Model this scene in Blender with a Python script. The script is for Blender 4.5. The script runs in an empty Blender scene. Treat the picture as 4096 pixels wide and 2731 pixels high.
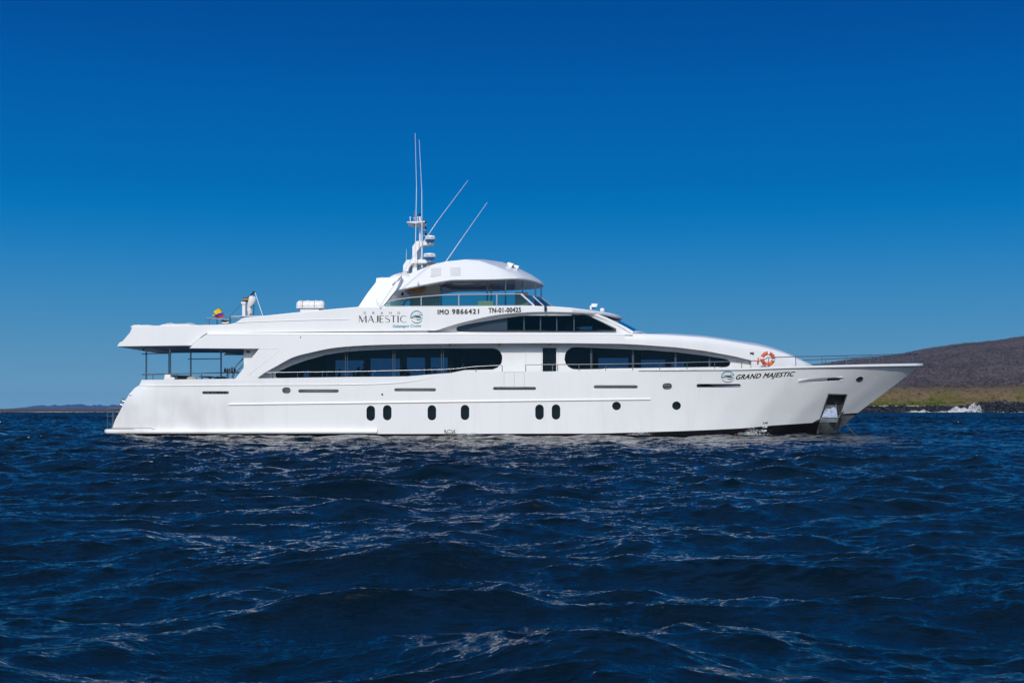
import bpy, bmesh, math, random
import numpy as np
from mathutils import Vector, Matrix
from mathutils.bvhtree import BVHTree

random.seed(7)
R = math.radians
sc = bpy.context.scene
C = sc.collection

# ------------------------------------------------------------------ camera
F, CX, H0, CZ, YC = 5200.0, 2048.0, 1642.0, 1.25, 69.0   # focal (px of the 4096 frame), centre, horizon row, eye height, yacht centreline
cam_d = bpy.data.cameras.new('camera'); cam = bpy.data.objects.new('camera', cam_d); C.objects.link(cam)
cam.location = (0, 0, CZ); cam.rotation_euler = (R(90), 0, 0)
cam_d.sensor_width = 36; cam_d.lens = 36 * F / 4096
cam_d.shift_y = (H0 - 1365.5) / 4096
cam_d.clip_start = 0.1; cam_d.clip_end = 40000
sc.camera = cam

# ------------------------------------------------------------------ sky, sun, exposure
SUN_EL, SUN_AZ = 34.0, 9.0          # azimuth: degrees to the left of straight behind the camera
sx, sy, sz = -math.cos(R(SUN_EL)) * math.sin(R(SUN_AZ)), -math.cos(R(SUN_EL)) * math.cos(R(SUN_AZ)), math.sin(R(SUN_EL))
w = bpy.data.worlds.new('World'); sc.world = w; w.use_nodes = True
nt = w.node_tree; nt.nodes.clear()
out = nt.nodes.new('ShaderNodeOutputWorld'); bg = nt.nodes.new('ShaderNodeBackground')
sky = nt.nodes.new('ShaderNodeTexSky'); sky.sky_type = 'NISHITA'; sky.sun_disc = False
sky.sun_elevation = R(SUN_EL); sky.sun_rotation = math.atan2(sx, sy)
sky.air_density = 1.0; sky.dust_density = 0.6; sky.ozone_density = 3.0
tc = nt.nodes.new('ShaderNodeTexCoord'); sep = nt.nodes.new('ShaderNodeSeparateXYZ')
ramp = nt.nodes.new('ShaderNodeValToRGB'); mul = nt.nodes.new('ShaderNodeMath'); mul.operation = 'MULTIPLY'; mul.inputs[1].default_value = 2.0
def lin(c):
    return tuple(((v / 255) / 12.92 if v / 255 <= 0.04045 else ((v / 255 + 0.055) / 1.055) ** 2.4) for v in c)
def skyz(py):
    t = (H0 - py) / F
    return t / math.sqrt(1 + t * t) * 2.0
stops = [(1660, (130, 172, 198)), (1500, (100, 152, 186)), (1300, (72, 142, 188)), (1080, (40, 129, 190)), (900, (0, 118, 186)),
         (740, (0, 108, 181)), (325, (0, 88, 166)), (0, (0, 72, 150))]
cr = ramp.color_ramp; cr.interpolation = 'B_SPLINE'
while len(cr.elements) < len(stops) + 1: cr.elements.new(0.5)
for e, (py, c) in zip(cr.elements, stops):
    e.position = max(0.0, skyz(py)); e.color = lin(c) + (1,)
cr.elements[-1].position = 1.0; cr.elements[-1].color = lin((5, 80, 142)) + (1,)
nt.links.new(tc.outputs['Generated'], sep.inputs[0]); nt.links.new(sep.outputs['Z'], mul.inputs[0]); nt.links.new(mul.outputs[0], ramp.inputs[0])
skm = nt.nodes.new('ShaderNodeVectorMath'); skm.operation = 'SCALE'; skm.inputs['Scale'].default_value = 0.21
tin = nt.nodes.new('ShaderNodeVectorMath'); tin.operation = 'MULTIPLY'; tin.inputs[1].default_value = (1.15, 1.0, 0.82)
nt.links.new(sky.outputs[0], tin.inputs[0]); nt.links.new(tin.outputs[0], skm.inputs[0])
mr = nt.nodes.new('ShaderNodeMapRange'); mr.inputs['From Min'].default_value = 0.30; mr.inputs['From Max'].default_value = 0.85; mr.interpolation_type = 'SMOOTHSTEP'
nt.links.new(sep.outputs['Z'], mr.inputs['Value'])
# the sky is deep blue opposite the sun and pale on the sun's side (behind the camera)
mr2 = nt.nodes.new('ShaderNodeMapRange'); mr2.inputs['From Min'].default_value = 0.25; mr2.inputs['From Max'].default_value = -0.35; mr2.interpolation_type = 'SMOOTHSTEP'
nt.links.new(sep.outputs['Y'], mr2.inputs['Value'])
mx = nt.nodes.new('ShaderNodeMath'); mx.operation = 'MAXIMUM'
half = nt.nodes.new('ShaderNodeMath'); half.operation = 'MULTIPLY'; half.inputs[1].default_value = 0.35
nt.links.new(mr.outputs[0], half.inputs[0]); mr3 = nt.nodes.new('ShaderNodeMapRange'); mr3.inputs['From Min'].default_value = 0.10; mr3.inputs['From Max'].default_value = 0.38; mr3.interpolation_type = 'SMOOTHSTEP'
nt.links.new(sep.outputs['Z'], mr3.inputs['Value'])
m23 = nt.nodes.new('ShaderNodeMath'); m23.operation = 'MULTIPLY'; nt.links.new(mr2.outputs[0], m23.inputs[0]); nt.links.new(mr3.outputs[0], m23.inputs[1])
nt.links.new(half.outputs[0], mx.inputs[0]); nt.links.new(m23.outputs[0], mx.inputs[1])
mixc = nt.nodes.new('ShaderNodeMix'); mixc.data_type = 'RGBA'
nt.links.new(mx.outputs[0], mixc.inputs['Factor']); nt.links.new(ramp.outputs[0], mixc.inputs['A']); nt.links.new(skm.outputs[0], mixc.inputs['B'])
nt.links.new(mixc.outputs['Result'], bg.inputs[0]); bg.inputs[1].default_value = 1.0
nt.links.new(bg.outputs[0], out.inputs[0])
sun_d = bpy.data.lights.new('sun', 'SUN'); sun = bpy.data.objects.new('sun', sun_d); C.objects.link(sun)
sun_d.energy = 2.5; sun_d.angle = R(0.53); sun_d.color = (1.0, 0.97, 0.935)
sun.rotation_euler = Vector((sx, sy, sz)).to_track_quat('Z', 'Y').to_euler(); sun.location = (-30, -30, 60)
sc.view_settings.view_transform = 'Standard'; sc.view_settings.look = 'None'
sc.view_settings.exposure = 0; sc.view_settings.gamma = 1
try:
    sc.cycles.max_bounces = 10; sc.cycles.transparent_max_bounces = 24; sc.cycles.use_denoising = True; sc.cycles.sample_clamp_direct = 6.0; sc.cycles.sample_clamp_indirect = 4.0
except Exception: pass

# ------------------------------------------------------------------ helpers
def P(px, py, b=4.0):
    """picture point of the 4096 px frame on the plane b metres in front of the yacht's centreline"""
    Y = YC - b
    return Vector(((px - CX) * Y / F, Y, CZ + (H0 - py) * Y / F))
def interp(tab, x):
    if x <= tab[0][0]: return tab[0][1]
    for (a, fa), (c, fc) in zip(tab, tab[1:]):
        if x <= c: return fa + (fc - fa) * (x - a) / (c - a)
    return tab[-1][1]
def frange(a, b, n): return [a + (b - a) * i / (n - 1) for i in range(n)]

def new_mat(name):
    m = bpy.data.materials.new(name); m.use_nodes = True
    return m, m.node_tree, m.node_tree.nodes['Principled BSDF']
def mat(name, col, rough=0.5, metal=0.0, coat=0.0, noise=0.0, nscale=3.0, bump=0.0, spec=0.5):
    m, t, b = new_mat(name)
    b.inputs['Base Color'].default_value = tuple(col) + (1,); b.inputs['Roughness'].default_value = rough
    b.inputs['Metallic'].default_value = metal; b.inputs['Coat Weight'].default_value = coat
    b.inputs['Coat Roughness'].default_value = 0.06
    b.inputs['Specular IOR Level'].default_value = spec
    if noise or bump:
        g = t.nodes.new('ShaderNodeTexCoord'); n = t.nodes.new('ShaderNodeTexNoise'); n.inputs['Scale'].default_value = nscale
        n.inputs['Detail'].default_value = 6; t.links.new(g.outputs['Object'], n.inputs['Vector'])
        if noise:
            mr = t.nodes.new('ShaderNodeMapRange'); mr.inputs['From Min'].default_value = 0.3; mr.inputs['From Max'].default_value = 0.7
            mr.inputs['To Min'].default_value = 1 - noise; mr.inputs['To Max'].default_value = 1 + noise * 0.6
            sm = t.nodes.new('ShaderNodeVectorMath'); sm.operation = 'SCALE'; sm.inputs[0].default_value = col
            t.links.new(n.outputs[0], mr.inputs['Value']); t.links.new(mr.outputs[0], sm.inputs['Scale']); t.links.new(sm.outputs[0], b.inputs['Base Color'])
        if bump:
            bp = t.nodes.new('ShaderNodeBump'); bp.inputs['Strength'].default_value = 0.6; bp.inputs['Distance'].default_value = bump
            t.links.new(n.outputs[0], bp.inputs['Height']); t.links.new(bp.outputs[0], b.inputs['Normal'])
    return m
M = {}
def gelcoat(name, stain):
    m, t, b = new_mat(name)
    b.inputs['Roughness'].default_value = 0.32; b.inputs['Coat Weight'].default_value = 0.35; b.inputs['Coat Roughness'].default_value = 0.05
    g = t.nodes.new('ShaderNodeTexCoord')
    n = t.nodes.new('ShaderNodeTexNoise'); n.inputs['Scale'].default_value = 0.5; n.inputs['Detail'].default_value = 5
    mp = t.nodes.new('ShaderNodeMapping'); mp.inputs['Scale'].default_value = (1, 1, 0.6)
    t.links.new(g.outputs['Object'], mp.inputs[0]); t.links.new(mp.outputs[0], n.inputs['Vector'])
    r = t.nodes.new('ShaderNodeMapRange'); r.inputs['From Min'].default_value = 0.45; r.inputs['From Max'].default_value = 0.75
    t.links.new(n.outputs[0], r.inputs['Value'])
    fac = r.outputs[0]
    if stain:
        # grime collects on the stern quarter, low on the side
        s = t.nodes.new('ShaderNodeSeparateXYZ'); t.links.new(g.outputs['Object'], s.inputs[0])
        a = t.nodes.new('ShaderNodeMapRange'); a.inputs['From Min'].default_value = -10.5; a.inputs['From Max'].default_value = -15.5; a.interpolation_type = 'SMOOTHSTEP'
        t.links.new(s.outputs['X'], a.inputs['Value'])
        c = t.nodes.new('ShaderNodeMapRange'); c.inputs['From Min'].default_value = 2.3; c.inputs['From Max'].default_value = 1.4; c.interpolation_type = 'SMOOTHSTEP'
        t.links.new(s.outputs['Z'], c.inputs['Value'])
        k = t.nodes.new('ShaderNodeMath'); k.operation = 'MULTIPLY'; t.links.new(a.outputs[0], k.inputs[0]); t.links.new(c.outputs[0], k.inputs[1])
        k2 = t.nodes.new('ShaderNodeMath'); k2.operation = 'MULTIPLY_ADD'; k2.inputs[1].default_value = 0.85; k2.inputs[2].default_value = 0.10
        t.links.new(k.outputs[0], k2.inputs[0])
        k3 = t.nodes.new('ShaderNodeMath'); k3.operation = 'MULTIPLY'; t.links.new(k2.outputs[0], k3.inputs[0]); t.links.new(r.outputs[0], k3.inputs[1])
        fac = k3.outputs[0]
    else:
        k3 = t.nodes.new('ShaderNodeMath'); k3.operation = 'MULTIPLY'; k3.inputs[1].default_value = 0.10; t.links.new(r.outputs[0], k3.inputs[0]); fac = k3.outputs[0]
    mx = t.nodes.new('ShaderNodeMix'); mx.data_type = 'RGBA'; mx.inputs['A'].default_value = (0.81, 0.81, 0.81, 1); mx.inputs['B'].default_value = (0.56, 0.55, 0.52, 1)
    t.links.new(fac, mx.inputs['Factor'])
    ms = t.nodes.new('ShaderNodeMapping'); ms.inputs['Scale'].default_value = (2.2, 2.2, 0.22); t.links.new(g.outputs['Object'], ms.inputs[0])
    ns = t.nodes.new('ShaderNodeTexNoise'); ns.inputs['Scale'].default_value = 1.0; ns.inputs['Detail'].default_value = 6; ns.inputs['Roughness'].default_value = .65; t.links.new(ms.outputs[0], ns.inputs['Vector'])
    rs = t.nodes.new('ShaderNodeMapRange'); rs.inputs['From Min'].default_value = .52; rs.inputs['From Max'].default_value = .75; rs.inputs['To Max'].default_value = .28 if stain else .15; t.links.new(ns.outputs[0], rs.inputs['Value'])
    m2 = t.nodes.new('ShaderNodeMix'); m2.data_type = 'RGBA'; m2.inputs['B'].default_value = (0.62, 0.605, 0.56, 1); t.links.new(rs.outputs[0], m2.inputs['Factor']); t.links.new(mx.outputs['Result'], m2.inputs['A']); t.links.new(m2.outputs['Result'], b.inputs['Base Color'])
    n2 = t.nodes.new('ShaderNodeTexNoise'); n2.inputs['Scale'].default_value = 0.9; n2.inputs['Detail'].default_value = 2
    t.links.new(g.outputs['Object'], n2.inputs['Vector'])
    bp = t.nodes.new('ShaderNodeBump'); bp.inputs['Strength'].default_value = 0.25; bp.inputs['Distance'].default_value = 0.02
    t.links.new(n2.outputs[0], bp.inputs['Height']); t.links.new(bp.outputs[0], b.inputs['Normal']); t.links.new(bp.outputs[0], b.inputs['Coat Normal'])
    return m
M['hull'] = gelcoat('hull gelcoat', True)
M['white'] = gelcoat('superstructure gelcoat', False)
M['plain'] = mat('white paint', (0.78, 0.78, 0.78), 0.4, coat=0.2)
M['black'] = mat('black antifouling', (0.008, 0.008, 0.009), 0.45, noise=0.4, nscale=2.0)
M['ink'] = mat('black lettering film', (0.015, 0.013, 0.013), 0.4)
M['inkgrey'] = mat('dark lettering film', (0.035, 0.03, 0.03), 0.4)
M['teal'] = mat('teal lettering film', (0.01, 0.30, 0.40), 0.4)
M['steel'] = mat('polished steel', (0.36, 0.37, 0.39), 0.22, 1.0)
M['plate'] = mat('stainless bow plate', (0.20, 0.21, 0.205), 0.4, 0.35, noise=0.5, nscale=1.6, bump=0.01)
M['mirrorsteel'] = mat('mirror steel', (0.75, 0.78, 0.82), 0.16, 1.0, noise=0.25, nscale=6, bump=0.02)
M['dark'] = mat('dark fitting', (0.012, 0.012, 0.014), 0.4)
M['darkgrey'] = mat('dark grey metal', (0.06, 0.065, 0.07), 0.35, 0.6)
M['grey'] = mat('grey trim', (0.30, 0.32, 0.34), 0.4, 0.2)
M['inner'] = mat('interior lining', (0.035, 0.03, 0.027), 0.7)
M['wood'] = mat('varnished wood', (0.22, 0.085, 0.02), 0.35, coat=0.4, noise=0.3, nscale=5)
M['ceil'] = mat('ceiling lining', (0.24, 0.23, 0.22), 0.35, coat=0.2)
M['teak'] = mat('teak deck', (0.30, 0.19, 0.10), 0.6, noise=0.2, nscale=8)
M['canvas'] = mat('white canvas', (0.72, 0.72, 0.71), 0.85, noise=0.08, nscale=3, bump=0.02)
M['orange'] = mat('orange plastic', (0.62, 0.085, 0.02), 0.5, noise=0.3, nscale=9)
M['orangebright'] = mat('bright orange plastic', (0.85, 0.16, 0.02), 0.5)
M['yellow'] = mat('yellow plastic', (0.65, 0.42, 0.02), 0.5)
M['blueplastic'] = mat('blue plastic', (0.01, 0.10, 0.32), 0.4)
M['red'] = mat('red lamp glass', (0.10, 0.006, 0.01), 0.3)
M['greygrille'] = mat('grey grille', (0.36, 0.36, 0.34), 0.5)
M['slat'] = mat('louvre shadow gap', (0.05, 0.05, 0.05), 0.6)
M['beige'] = mat('beige upholstery', (0.45, 0.41, 0.34), 0.8, noise=0.1)
M['khaki'] = mat('khaki upholstery', (0.34, 0.34, 0.20), 0.8)
M['rope'] = mat('blue rope', (0.02, 0.22, 0.50), 0.7)
M['galv'] = mat('galvanised chain', (0.07, 0.075, 0.075), 0.4, 0.8)
M['skin'] = mat('skin', (0.38, 0.22, 0.15), 0.6)
M['hair'] = mat('dark hair', (0.02, 0.014, 0.01), 0.6)
M['shirt'] = mat('dark shirt', (0.05, 0.05, 0.06), 0.8)
M['blueshirt'] = mat('blue shirt', (0.02, 0.07, 0.35), 0.8)
M['trousers'] = mat('dark trousers', (0.03, 0.03, 0.035), 0.8)
M['mullion'] = mat('blue grey mullion', (0.045, 0.065, 0.09), 0.3)
def glass(name, tint, refl_col=(0.9, 0.95, 1.0)):
    m = bpy.data.materials.new(name); m.use_nodes = True; t = m.node_tree; t.nodes.clear()
    o = t.nodes.new('ShaderNodeOutputMaterial'); tr = t.nodes.new('ShaderNodeBsdfTransparent'); gl = t.nodes.new('ShaderNodeBsdfGlossy')
    tr.inputs[0].default_value = tint + (1,); gl.inputs[0].default_value = refl_col + (1,); gl.inputs['Roughness'].default_value = 0.02
    fr = t.nodes.new('ShaderNodeFresnel'); fr.inputs[0].default_value = 1.45; mx = t.nodes.new('ShaderNodeMixShader')
    t.links.new(fr.outputs[0], mx.inputs[0]); t.links.new(tr.outputs[0], mx.inputs[1]); t.links.new(gl.outputs[0], mx.inputs[2]); t.links.new(mx.outputs[0], o.inputs[0])
    return m
M['glass'] = glass('tinted window glass', (0.24, 0.34, 0.44))
M['darkglass'] = glass('dark window glass', (0.12, 0.14, 0.17))
M['railglass'] = glass('teal rail glass', (0.30, 0.60, 0.62))
M['shield'] = mat('blue windshield', (0.002, 0.012, 0.05), 0.03, 0.0, coat=1.0, spec=1.0)
M['blackglass'] = mat('black porthole glass', (0.004, 0.004, 0.005), 0.03, spec=0.6)
M['panelglass'] = mat('dark glossy panel', (0.035, 0.048, 0.062), 0.06, spec=0.8)

ROOT = {}
def origin_of(parent):
    o = Vector((0, 0, 0))
    while parent is not None:
        o += parent.location; parent = parent.parent
    return o
def thing(name, label, cat, loc=(0, 0, 0), group=None):
    o = bpy.data.objects.new(name, None); C.objects.link(o); o.location = loc; o.empty_display_size = 0.3
    o['label'] = label; o['category'] = cat
    if group: o['group'] = group
    return o
def tag(o, label, cat, group=None):
    o['label'] = label; o['category'] = cat
    if group: o['group'] = group
    return o

class MB:
    def __init__(s): s.v = []; s.f = []
    def add(s, vs, fs):
        n = len(s.v); s.v += [Vector(p) for p in vs]; s.f += [tuple(i + n for i in f) for f in fs]; return s
    def prism(s, pts, d):
        """closed slab: polygon pts swept by vector d"""
        d = Vector(d); n = len(pts); a = [Vector(p) for p in pts]
        s.add(a + [p + d for p in a], [tuple(range(n)), tuple(range(2 * n - 1, n - 1, -1))] + [(i, (i + 1) % n, (i + 1) % n + n, i + n) for i in range(n)]); return s
    def box(s, a, b):
        x0, y0, z0 = a; x1, y1, z1 = b
        return s.prism([(x0, y0, z0), (x1, y0, z0), (x1, y0, z1), (x0, y0, z1)], (0, y1 - y0, 0))
    def loft(s, rows, close=False, cap=False):
        n = len(rows[0]); base = len(s.v)
        for r in rows: s.v += [Vector(p) for p in r]
        for i in range(len(rows) - 1):
            for j in range(n if close else n - 1):
                k = (j + 1) % n
                s.f.append((base + i * n + j, base + i * n + k, base + (i + 1) * n + k, base + (i + 1) * n + j))
        if cap:
            s.f.append(tuple(base + j for j in range(n))[::-1]); m = base + (len(rows) - 1) * n; s.f.append(tuple(m + j for j in range(n)))
        return s
    def tube(s, pts, r, seg=8, cap=True, r1=None):
        pts = [Vector(p) for p in pts]; rows = []; N = len(pts)
        for i, p in enumerate(pts):
            d = (pts[min(i + 1, N - 1)] - pts[max(i - 1, 0)]).normalized()
            u = d.cross(Vector((0, 0, 1)));
            if u.length < 1e-3: u = d.cross(Vector((1, 0, 0)))
            u.normalize(); q = d.cross(u)
            rr = r if r1 is None else r + (r1 - r) * i / (N - 1)
            rows.append([p + u * (rr * math.cos(2 * math.pi * k / seg)) + q * (rr * math.sin(2 * math.pi * k / seg)) for k in range(seg)])
        return s.loft(rows, True, cap)
    def lathe(s, prof, c, axis='z', seg=24):
        rows = []; c = Vector(c)
        for r, h in prof:
            row = []
            for k in range(seg):
                a = 2 * math.pi * k / seg; x, y = r * math.cos(a), r * math.sin(a)
                row.append(c + (Vector((x, y, h)) if axis == 'z' else Vector((h, x, y)) if axis == 'x' else Vector((x, h, y))))
            rows.append(row)
        return s.loft(rows, True, True)
    def ball(s, c, r, seg=12, rings=8):
        rx, ry, rz = (r, r, r) if not hasattr(r, '__len__') else r
        rows = [[(c[0] + rx * math.sin(math.pi * max(.02, min(.98, i / rings))) * math.cos(2 * math.pi * k / seg), c[1] + ry * math.sin(math.pi * max(.02, min(.98, i / rings))) * math.sin(2 * math.pi * k / seg), c[2] - rz * math.cos(math.pi * i / rings)) for k in range(seg)] for i in range(rings + 1)]
        return s.loft(rows, True, True)
    def mirror(s):
        n = len(s.v); s.v += [Vector((p.x, 2 * YC - p.y, p.z)) for p in s.v]; s.f += [tuple(i + n for i in f[::-1]) for f in s.f]; return s
    def build(s, name, m, parent=None, bevel=0.0, smooth=35, loc=None, merge=True, seg=2):
        off = Vector(loc) if loc is not None else origin_of(parent)
        me = bpy.data.meshes.new(name); me.from_pydata([tuple(p - off) for p in s.v], [], s.f)
        bm = bmesh.new(); bm.from_mesh(me)
        if merge: bmesh.ops.remove_doubles(bm, verts=bm.verts, dist=1e-5)
        bmesh.ops.recalc_face_normals(bm, faces=bm.faces)
        if bevel:
            es = [e for e in bm.edges if len(e.link_faces) == 2 and e.calc_face_angle(0) > R(32)]
            bmesh.ops.bevel(bm, geom=es, offset=bevel, segments=seg, profile=0.5, affect='EDGES', clamp_overlap=True)
        bm.to_mesh(me); bm.free()
        o = bpy.data.objects.new(name, me); C.objects.link(o); o.parent = parent
        if loc is not None: o.location = Vector(loc) - origin_of(parent)
        finish(o, m, smooth)
        if bevel:
            wn = o.modifiers.new('weighted', 'WEIGHTED_NORMAL'); wn.keep_sharp = True; wn.weight = 100
        return o
def finish(o, m, smooth=35):
    me = o.data; me.materials.clear()
    me.materials.append(m)
    if smooth:
        me.polygons.foreach_set('use_smooth', [True] * len(me.polygons))
        try: me.set_sharp_from_angle(angle=R(smooth))
        except Exception: pass
    me.update()
def mirror_copy(o, name=None):
    """starboard twin of a port-side part"""
    me = o.data.copy(); c = o.copy(); c.data = me; C.objects.link(c); c.parent = o.parent
    me.transform(Matrix.Scale(-1, 4, (0, 1, 0))); me.flip_normals(); me.update(); return c
def cut(o, cmb, m, smooth=35):
    """subtract the closed shapes in cmb from object o and bake the result"""
    off = origin_of(o)
    me = bpy.data.meshes.new('cutter'); me.from_pydata([tuple(p - off) for p in cmb.v], [], cmb.f)
    bm = bmesh.new(); bm.from_mesh(me); bmesh.ops.recalc_face_normals(bm, faces=bm.faces); bm.to_mesh(me); bm.free()
    co = bpy.data.objects.new('cutter', me); C.objects.link(co); co.location = off
    md = o.modifiers.new('cut', 'BOOLEAN'); md.operation = 'DIFFERENCE'; md.solver = 'EXACT'; md.object = co; md.use_self = False
    dg = bpy.context.evaluated_depsgraph_get(); dg.update()
    nm = bpy.data.meshes.new_from_object(o.evaluated_get(dg))
    o.modifiers.remove(md); old = o.data; o.data = nm; nm.name = old.name; bpy.data.meshes.remove(old)
    bpy.data.objects.remove(co); bpy.data.meshes.remove(me)
    finish(o, m, smooth)
def cutter(cmb, poly, b0, b1):
    """prism through the given picture outline between planes b0 and b1"""
    n = len(poly); a = [P(x, y, b0) for x, y in poly] + [P(x, y, b1) for x, y in poly]
    cmb.add(a, [tuple(range(n)), tuple(range(2 * n - 1, n - 1, -1))] + [(i, (i + 1) % n, (i + 1) % n + n, i + n) for i in range(n)])
def smooth_poly(pts, n=5):
    out_ = []
    for i in range(len(pts) - 1):
        p0, p1, p2, p3 = pts[max(i - 1, 0)], pts[i], pts[i + 1], pts[min(i + 2, len(pts) - 1)]
        for k in range(n):
            t = k / n; out_.append(tuple(.5 * (2 * p1[j] + (p2[j] - p0[j]) * t + (2 * p0[j] - 5 * p1[j] + 4 * p2[j] - p3[j]) * t * t + (3 * p1[j] - p0[j] - 3 * p2[j] + p3[j]) * t ** 3) for j in (0, 1)))
    return out_ + [pts[-1]]
def stadium(x0, x1, y0, y1, n=8):
    w, h = x1 - x0, y1 - y0; r = min(w, h) / 2; pts = []
    if w >= h: cs = [(x1 - r, (y0 + y1) / 2, -90), (x0 + r, (y0 + y1) / 2, 90)]
    else: cs = [((x0 + x1) / 2, y1 - r, 0), ((x0 + x1) / 2, y0 + r, 180)]
    for cx, cy, a0 in cs:
        for i in range(n + 1):
            a = R(a0 + 180 * i / n); pts.append((cx + r * math.cos(a), cy + r * math.sin(a)))
    return pts
def slab(poly, b, t):
    """flat panel: picture outline on plane b, t metres thick inward"""
    return MB().prism([P(x, y, b) for x, y in poly], (0, t, 0))

# ================================================================== YACHT
yacht = thing('yacht', 'large white three-deck motor yacht at anchor, bow pointing right, on dark blue sea', 'yacht', (0, YC, 0))

# ---- hull -------------------------------------------------------
SHEER = [(565, 1519), (1032, 1513), (1400, 1507), (1560, 1506), (1637, 1504.5), (1714, 1497.5), (1821, 1490), (1936, 1487), (2103, 1486), (2400, 1483), (2630, 1481), (2783, 1478), (3000, 1474), (3091, 1470), (3200, 1466), (3480, 1459), (3691, 1455)]
BS = [(565, 3.45), (590, 3.72), (630, 3.9), (700, 4.0), (2500, 4.0), (2700, 3.93), (2900, 3.7), (3100, 3.28), (3200, 3.0), (3350, 2.48), (3480, 1.85), (3567, 1.3), (3649, 0.6), (3675, .28), (3691, 0.02)]
_ = 0
BW = [(565, 3.30), (590, 3.6), (630, 3.78), (700, 3.86), (2300, 3.92), (2600, 3.78), (2800, 3.64), (3000, 3.36), (3200, 2.84), (3400, 1.98), (3600, 0.75), (3691, 0.02)]
BOOT = [(445, 1735), (1515, 1735), (2400, 1733), (2706, 1724), (2859, 1718), (2974, 1712), (3091, 1701), (3274, 1689), (3290, 1668), (3350, 1661), (3364, 1655), (3431, 1651), (3691, 1651)]
def prof_x(tab, z, b):
    pts = sorted((P(x, y, b).z, P(x, y, b).x) for x, y in tab)
    if z < pts[0][0]:
        (z0, x0), (z1, x1) = pts[0], pts[1]; return x0 + (x1 - x0) * (z - z0) / (z1 - z0)
    return interp(pts, z)
STEM = [(3691, 1455), (3431, 1651), (3391, 1686), (3340, 1732), (3290, 1772)]
STERN = [(565, 1519), (556, 1541), (541, 1548), (526, 1563), (511, 1582), (492, 1613), (475, 1647), (457, 1678), (446, 1709), (440, 1745)]
X700, X2400 = P(700, 1519, 4).x, P(2400, 1483, 4).x
XS0, XS1 = P(565, 1519, 3.45).x, P(3691, 1455, 0).x
def hull_pt(s, v, zrow=None, bmul=1.0):
    bs = interp(BS, s); bw = interp(BW, s)
    ps = P(s, interp(SHEER, s), bs); zs = ps.z
    zb = P(s, interp(BOOT, s), bs).z
    if s > 2400:
        g_ = (ps.x - X2400) / (XS1 - X2400)
        for _ in range(14):
            x_ = X2400 + g_ * (prof_x(STEM, zb, 0) - X2400); zb = zb * .5 + .5 * P(0, interp(BOOT, CX + F * x_ / (YC - bw)), bw).z
    z = zb + v * (zs - zb) if zrow is None else zrow
    if s < 700:
        g = (X700 - ps.x) / (X700 - XS0); x = X700 + g * (prof_x(STERN, z, 3.5) - X700)
    elif s > 2400:
        g = (ps.x - X2400) / (XS1 - X2400); x = X2400 + g * (prof_x(STEM, z, 0) - X2400)
    else: x = ps.x
    p = interp([(2300, 1.0), (2900, 2.0), (3200, 2.1), (3691, 1.8)], s)
    vv = max(0.0, min(1.0, v))
    b = (bw + (bs - bw) * vv ** p) * bmul
    return Vector((x, YC - b, z))
ST = frange(565, 700, 12) + frange(740, 2400, 42)[0:] + frange(2440, 3691, 44)
ROWS = frange(0, 1, 22)
rows = [[Vector((q.x, YC, q.z)) for q in [hull_pt(s, 0) for s in ST]]]
rows += [[hull_pt(s, v) for s in ST] for v in ROWS]
hull_rows = rows[1:]
# bulwark top, inner face and deck
top = hull_rows[-1]
def inner(p, db, dz):
    b = YC - p.y; return Vector((p.x, YC - max(b - db, 0.0), p.z - dz))
def foot(s):
    t, z0 = hull_pt(s, 1), hull_pt(s, 0).z; q = hull_pt(s, 1 - .85 / (t.z - z0)); x = t.x if s < 2400 else q.x
    return Vector((x, YC - max(YC - q.y - .14, 0.0), q.z))
feet = [foot(s) for s in ST]
rows += [[inner(p, 0.14, 0.0) for p in top], feet, [Vector((p.x, YC, p.z)) for p in feet]]
teak_rows = [[p + Vector((0, .0, .025)) for p in feet], [Vector((p.x, YC, p.z + .025)) for p in feet]]
hm = MB().loft(rows)
# transom cap
def endcap(mb, rows, j):
    col = [r[j] for r in rows]
    mb.add(col, [tuple(range(len(col)))])
endcap(hm, rows, 0)
hm.mirror()
hull = hm.build('hull', M['hull'], yacht, smooth=40)
MB().loft(teak_rows).mirror().build('main_deck', M['teak'], yacht)  # teak sheet added over the white deck to cut light bouncing upward
hull_src = hull.data.copy()
bvh = BVHTree.FromPolygons([tuple(v) for v in sum(hull_rows, [])], [(i * len(ST) + j, i * len(ST) + j + 1, (i + 1) * len(ST) + j + 1, (i + 1) * len(ST) + j) for i in range(len(ROWS) - 1) for j in range(len(ST) - 1)])
EYE = Vector((0, 0, CZ))
def HP(px, py, off=0.0):
    """point of the hull side seen at a picture point, lifted off the skin"""
    d = (P(px, py, 4) - EYE).normalized(); hit = bvh.ray_cast(EYE, d)
    if hit[0] is None:
        return P(px, py, interp(BS, px))
    n = hit[1] if hit[1].y < 0 else -hit[1]
    return hit[0] + n * off
def hb(px, py): return YC - HP(px, py).y
cm = MB()
SLOTS = [(809, 916, 1564, 1575.5, 0), (1193, 1355, 1556.5, 1570, 0), (1577, 1744, 1552, 1564.5, 0), (1972, 2144, 1546.5, 1559, 0), (2375, 2551, 1540, 1552.5, 0), (2786, 2963, 1535, 1549, 0)]
for x0, x1, y0, y1, _ in SLOTS:
    bb = hb((x0 + x1) / 2, y0); cutter(cm, stadium(x0, x1, y0, y1, 6), bb + 0.4, bb - 0.45)
for x0, x1, y0, y1 in [(1130, 1161, 1550, 1570), (2651, 2686, 1533, 1554)]:
    bb = hb(x0, y0); cutter(cm, stadium(x0, x1, y0, y1, 6), bb + 0.4, bb - 0.45)
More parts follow.
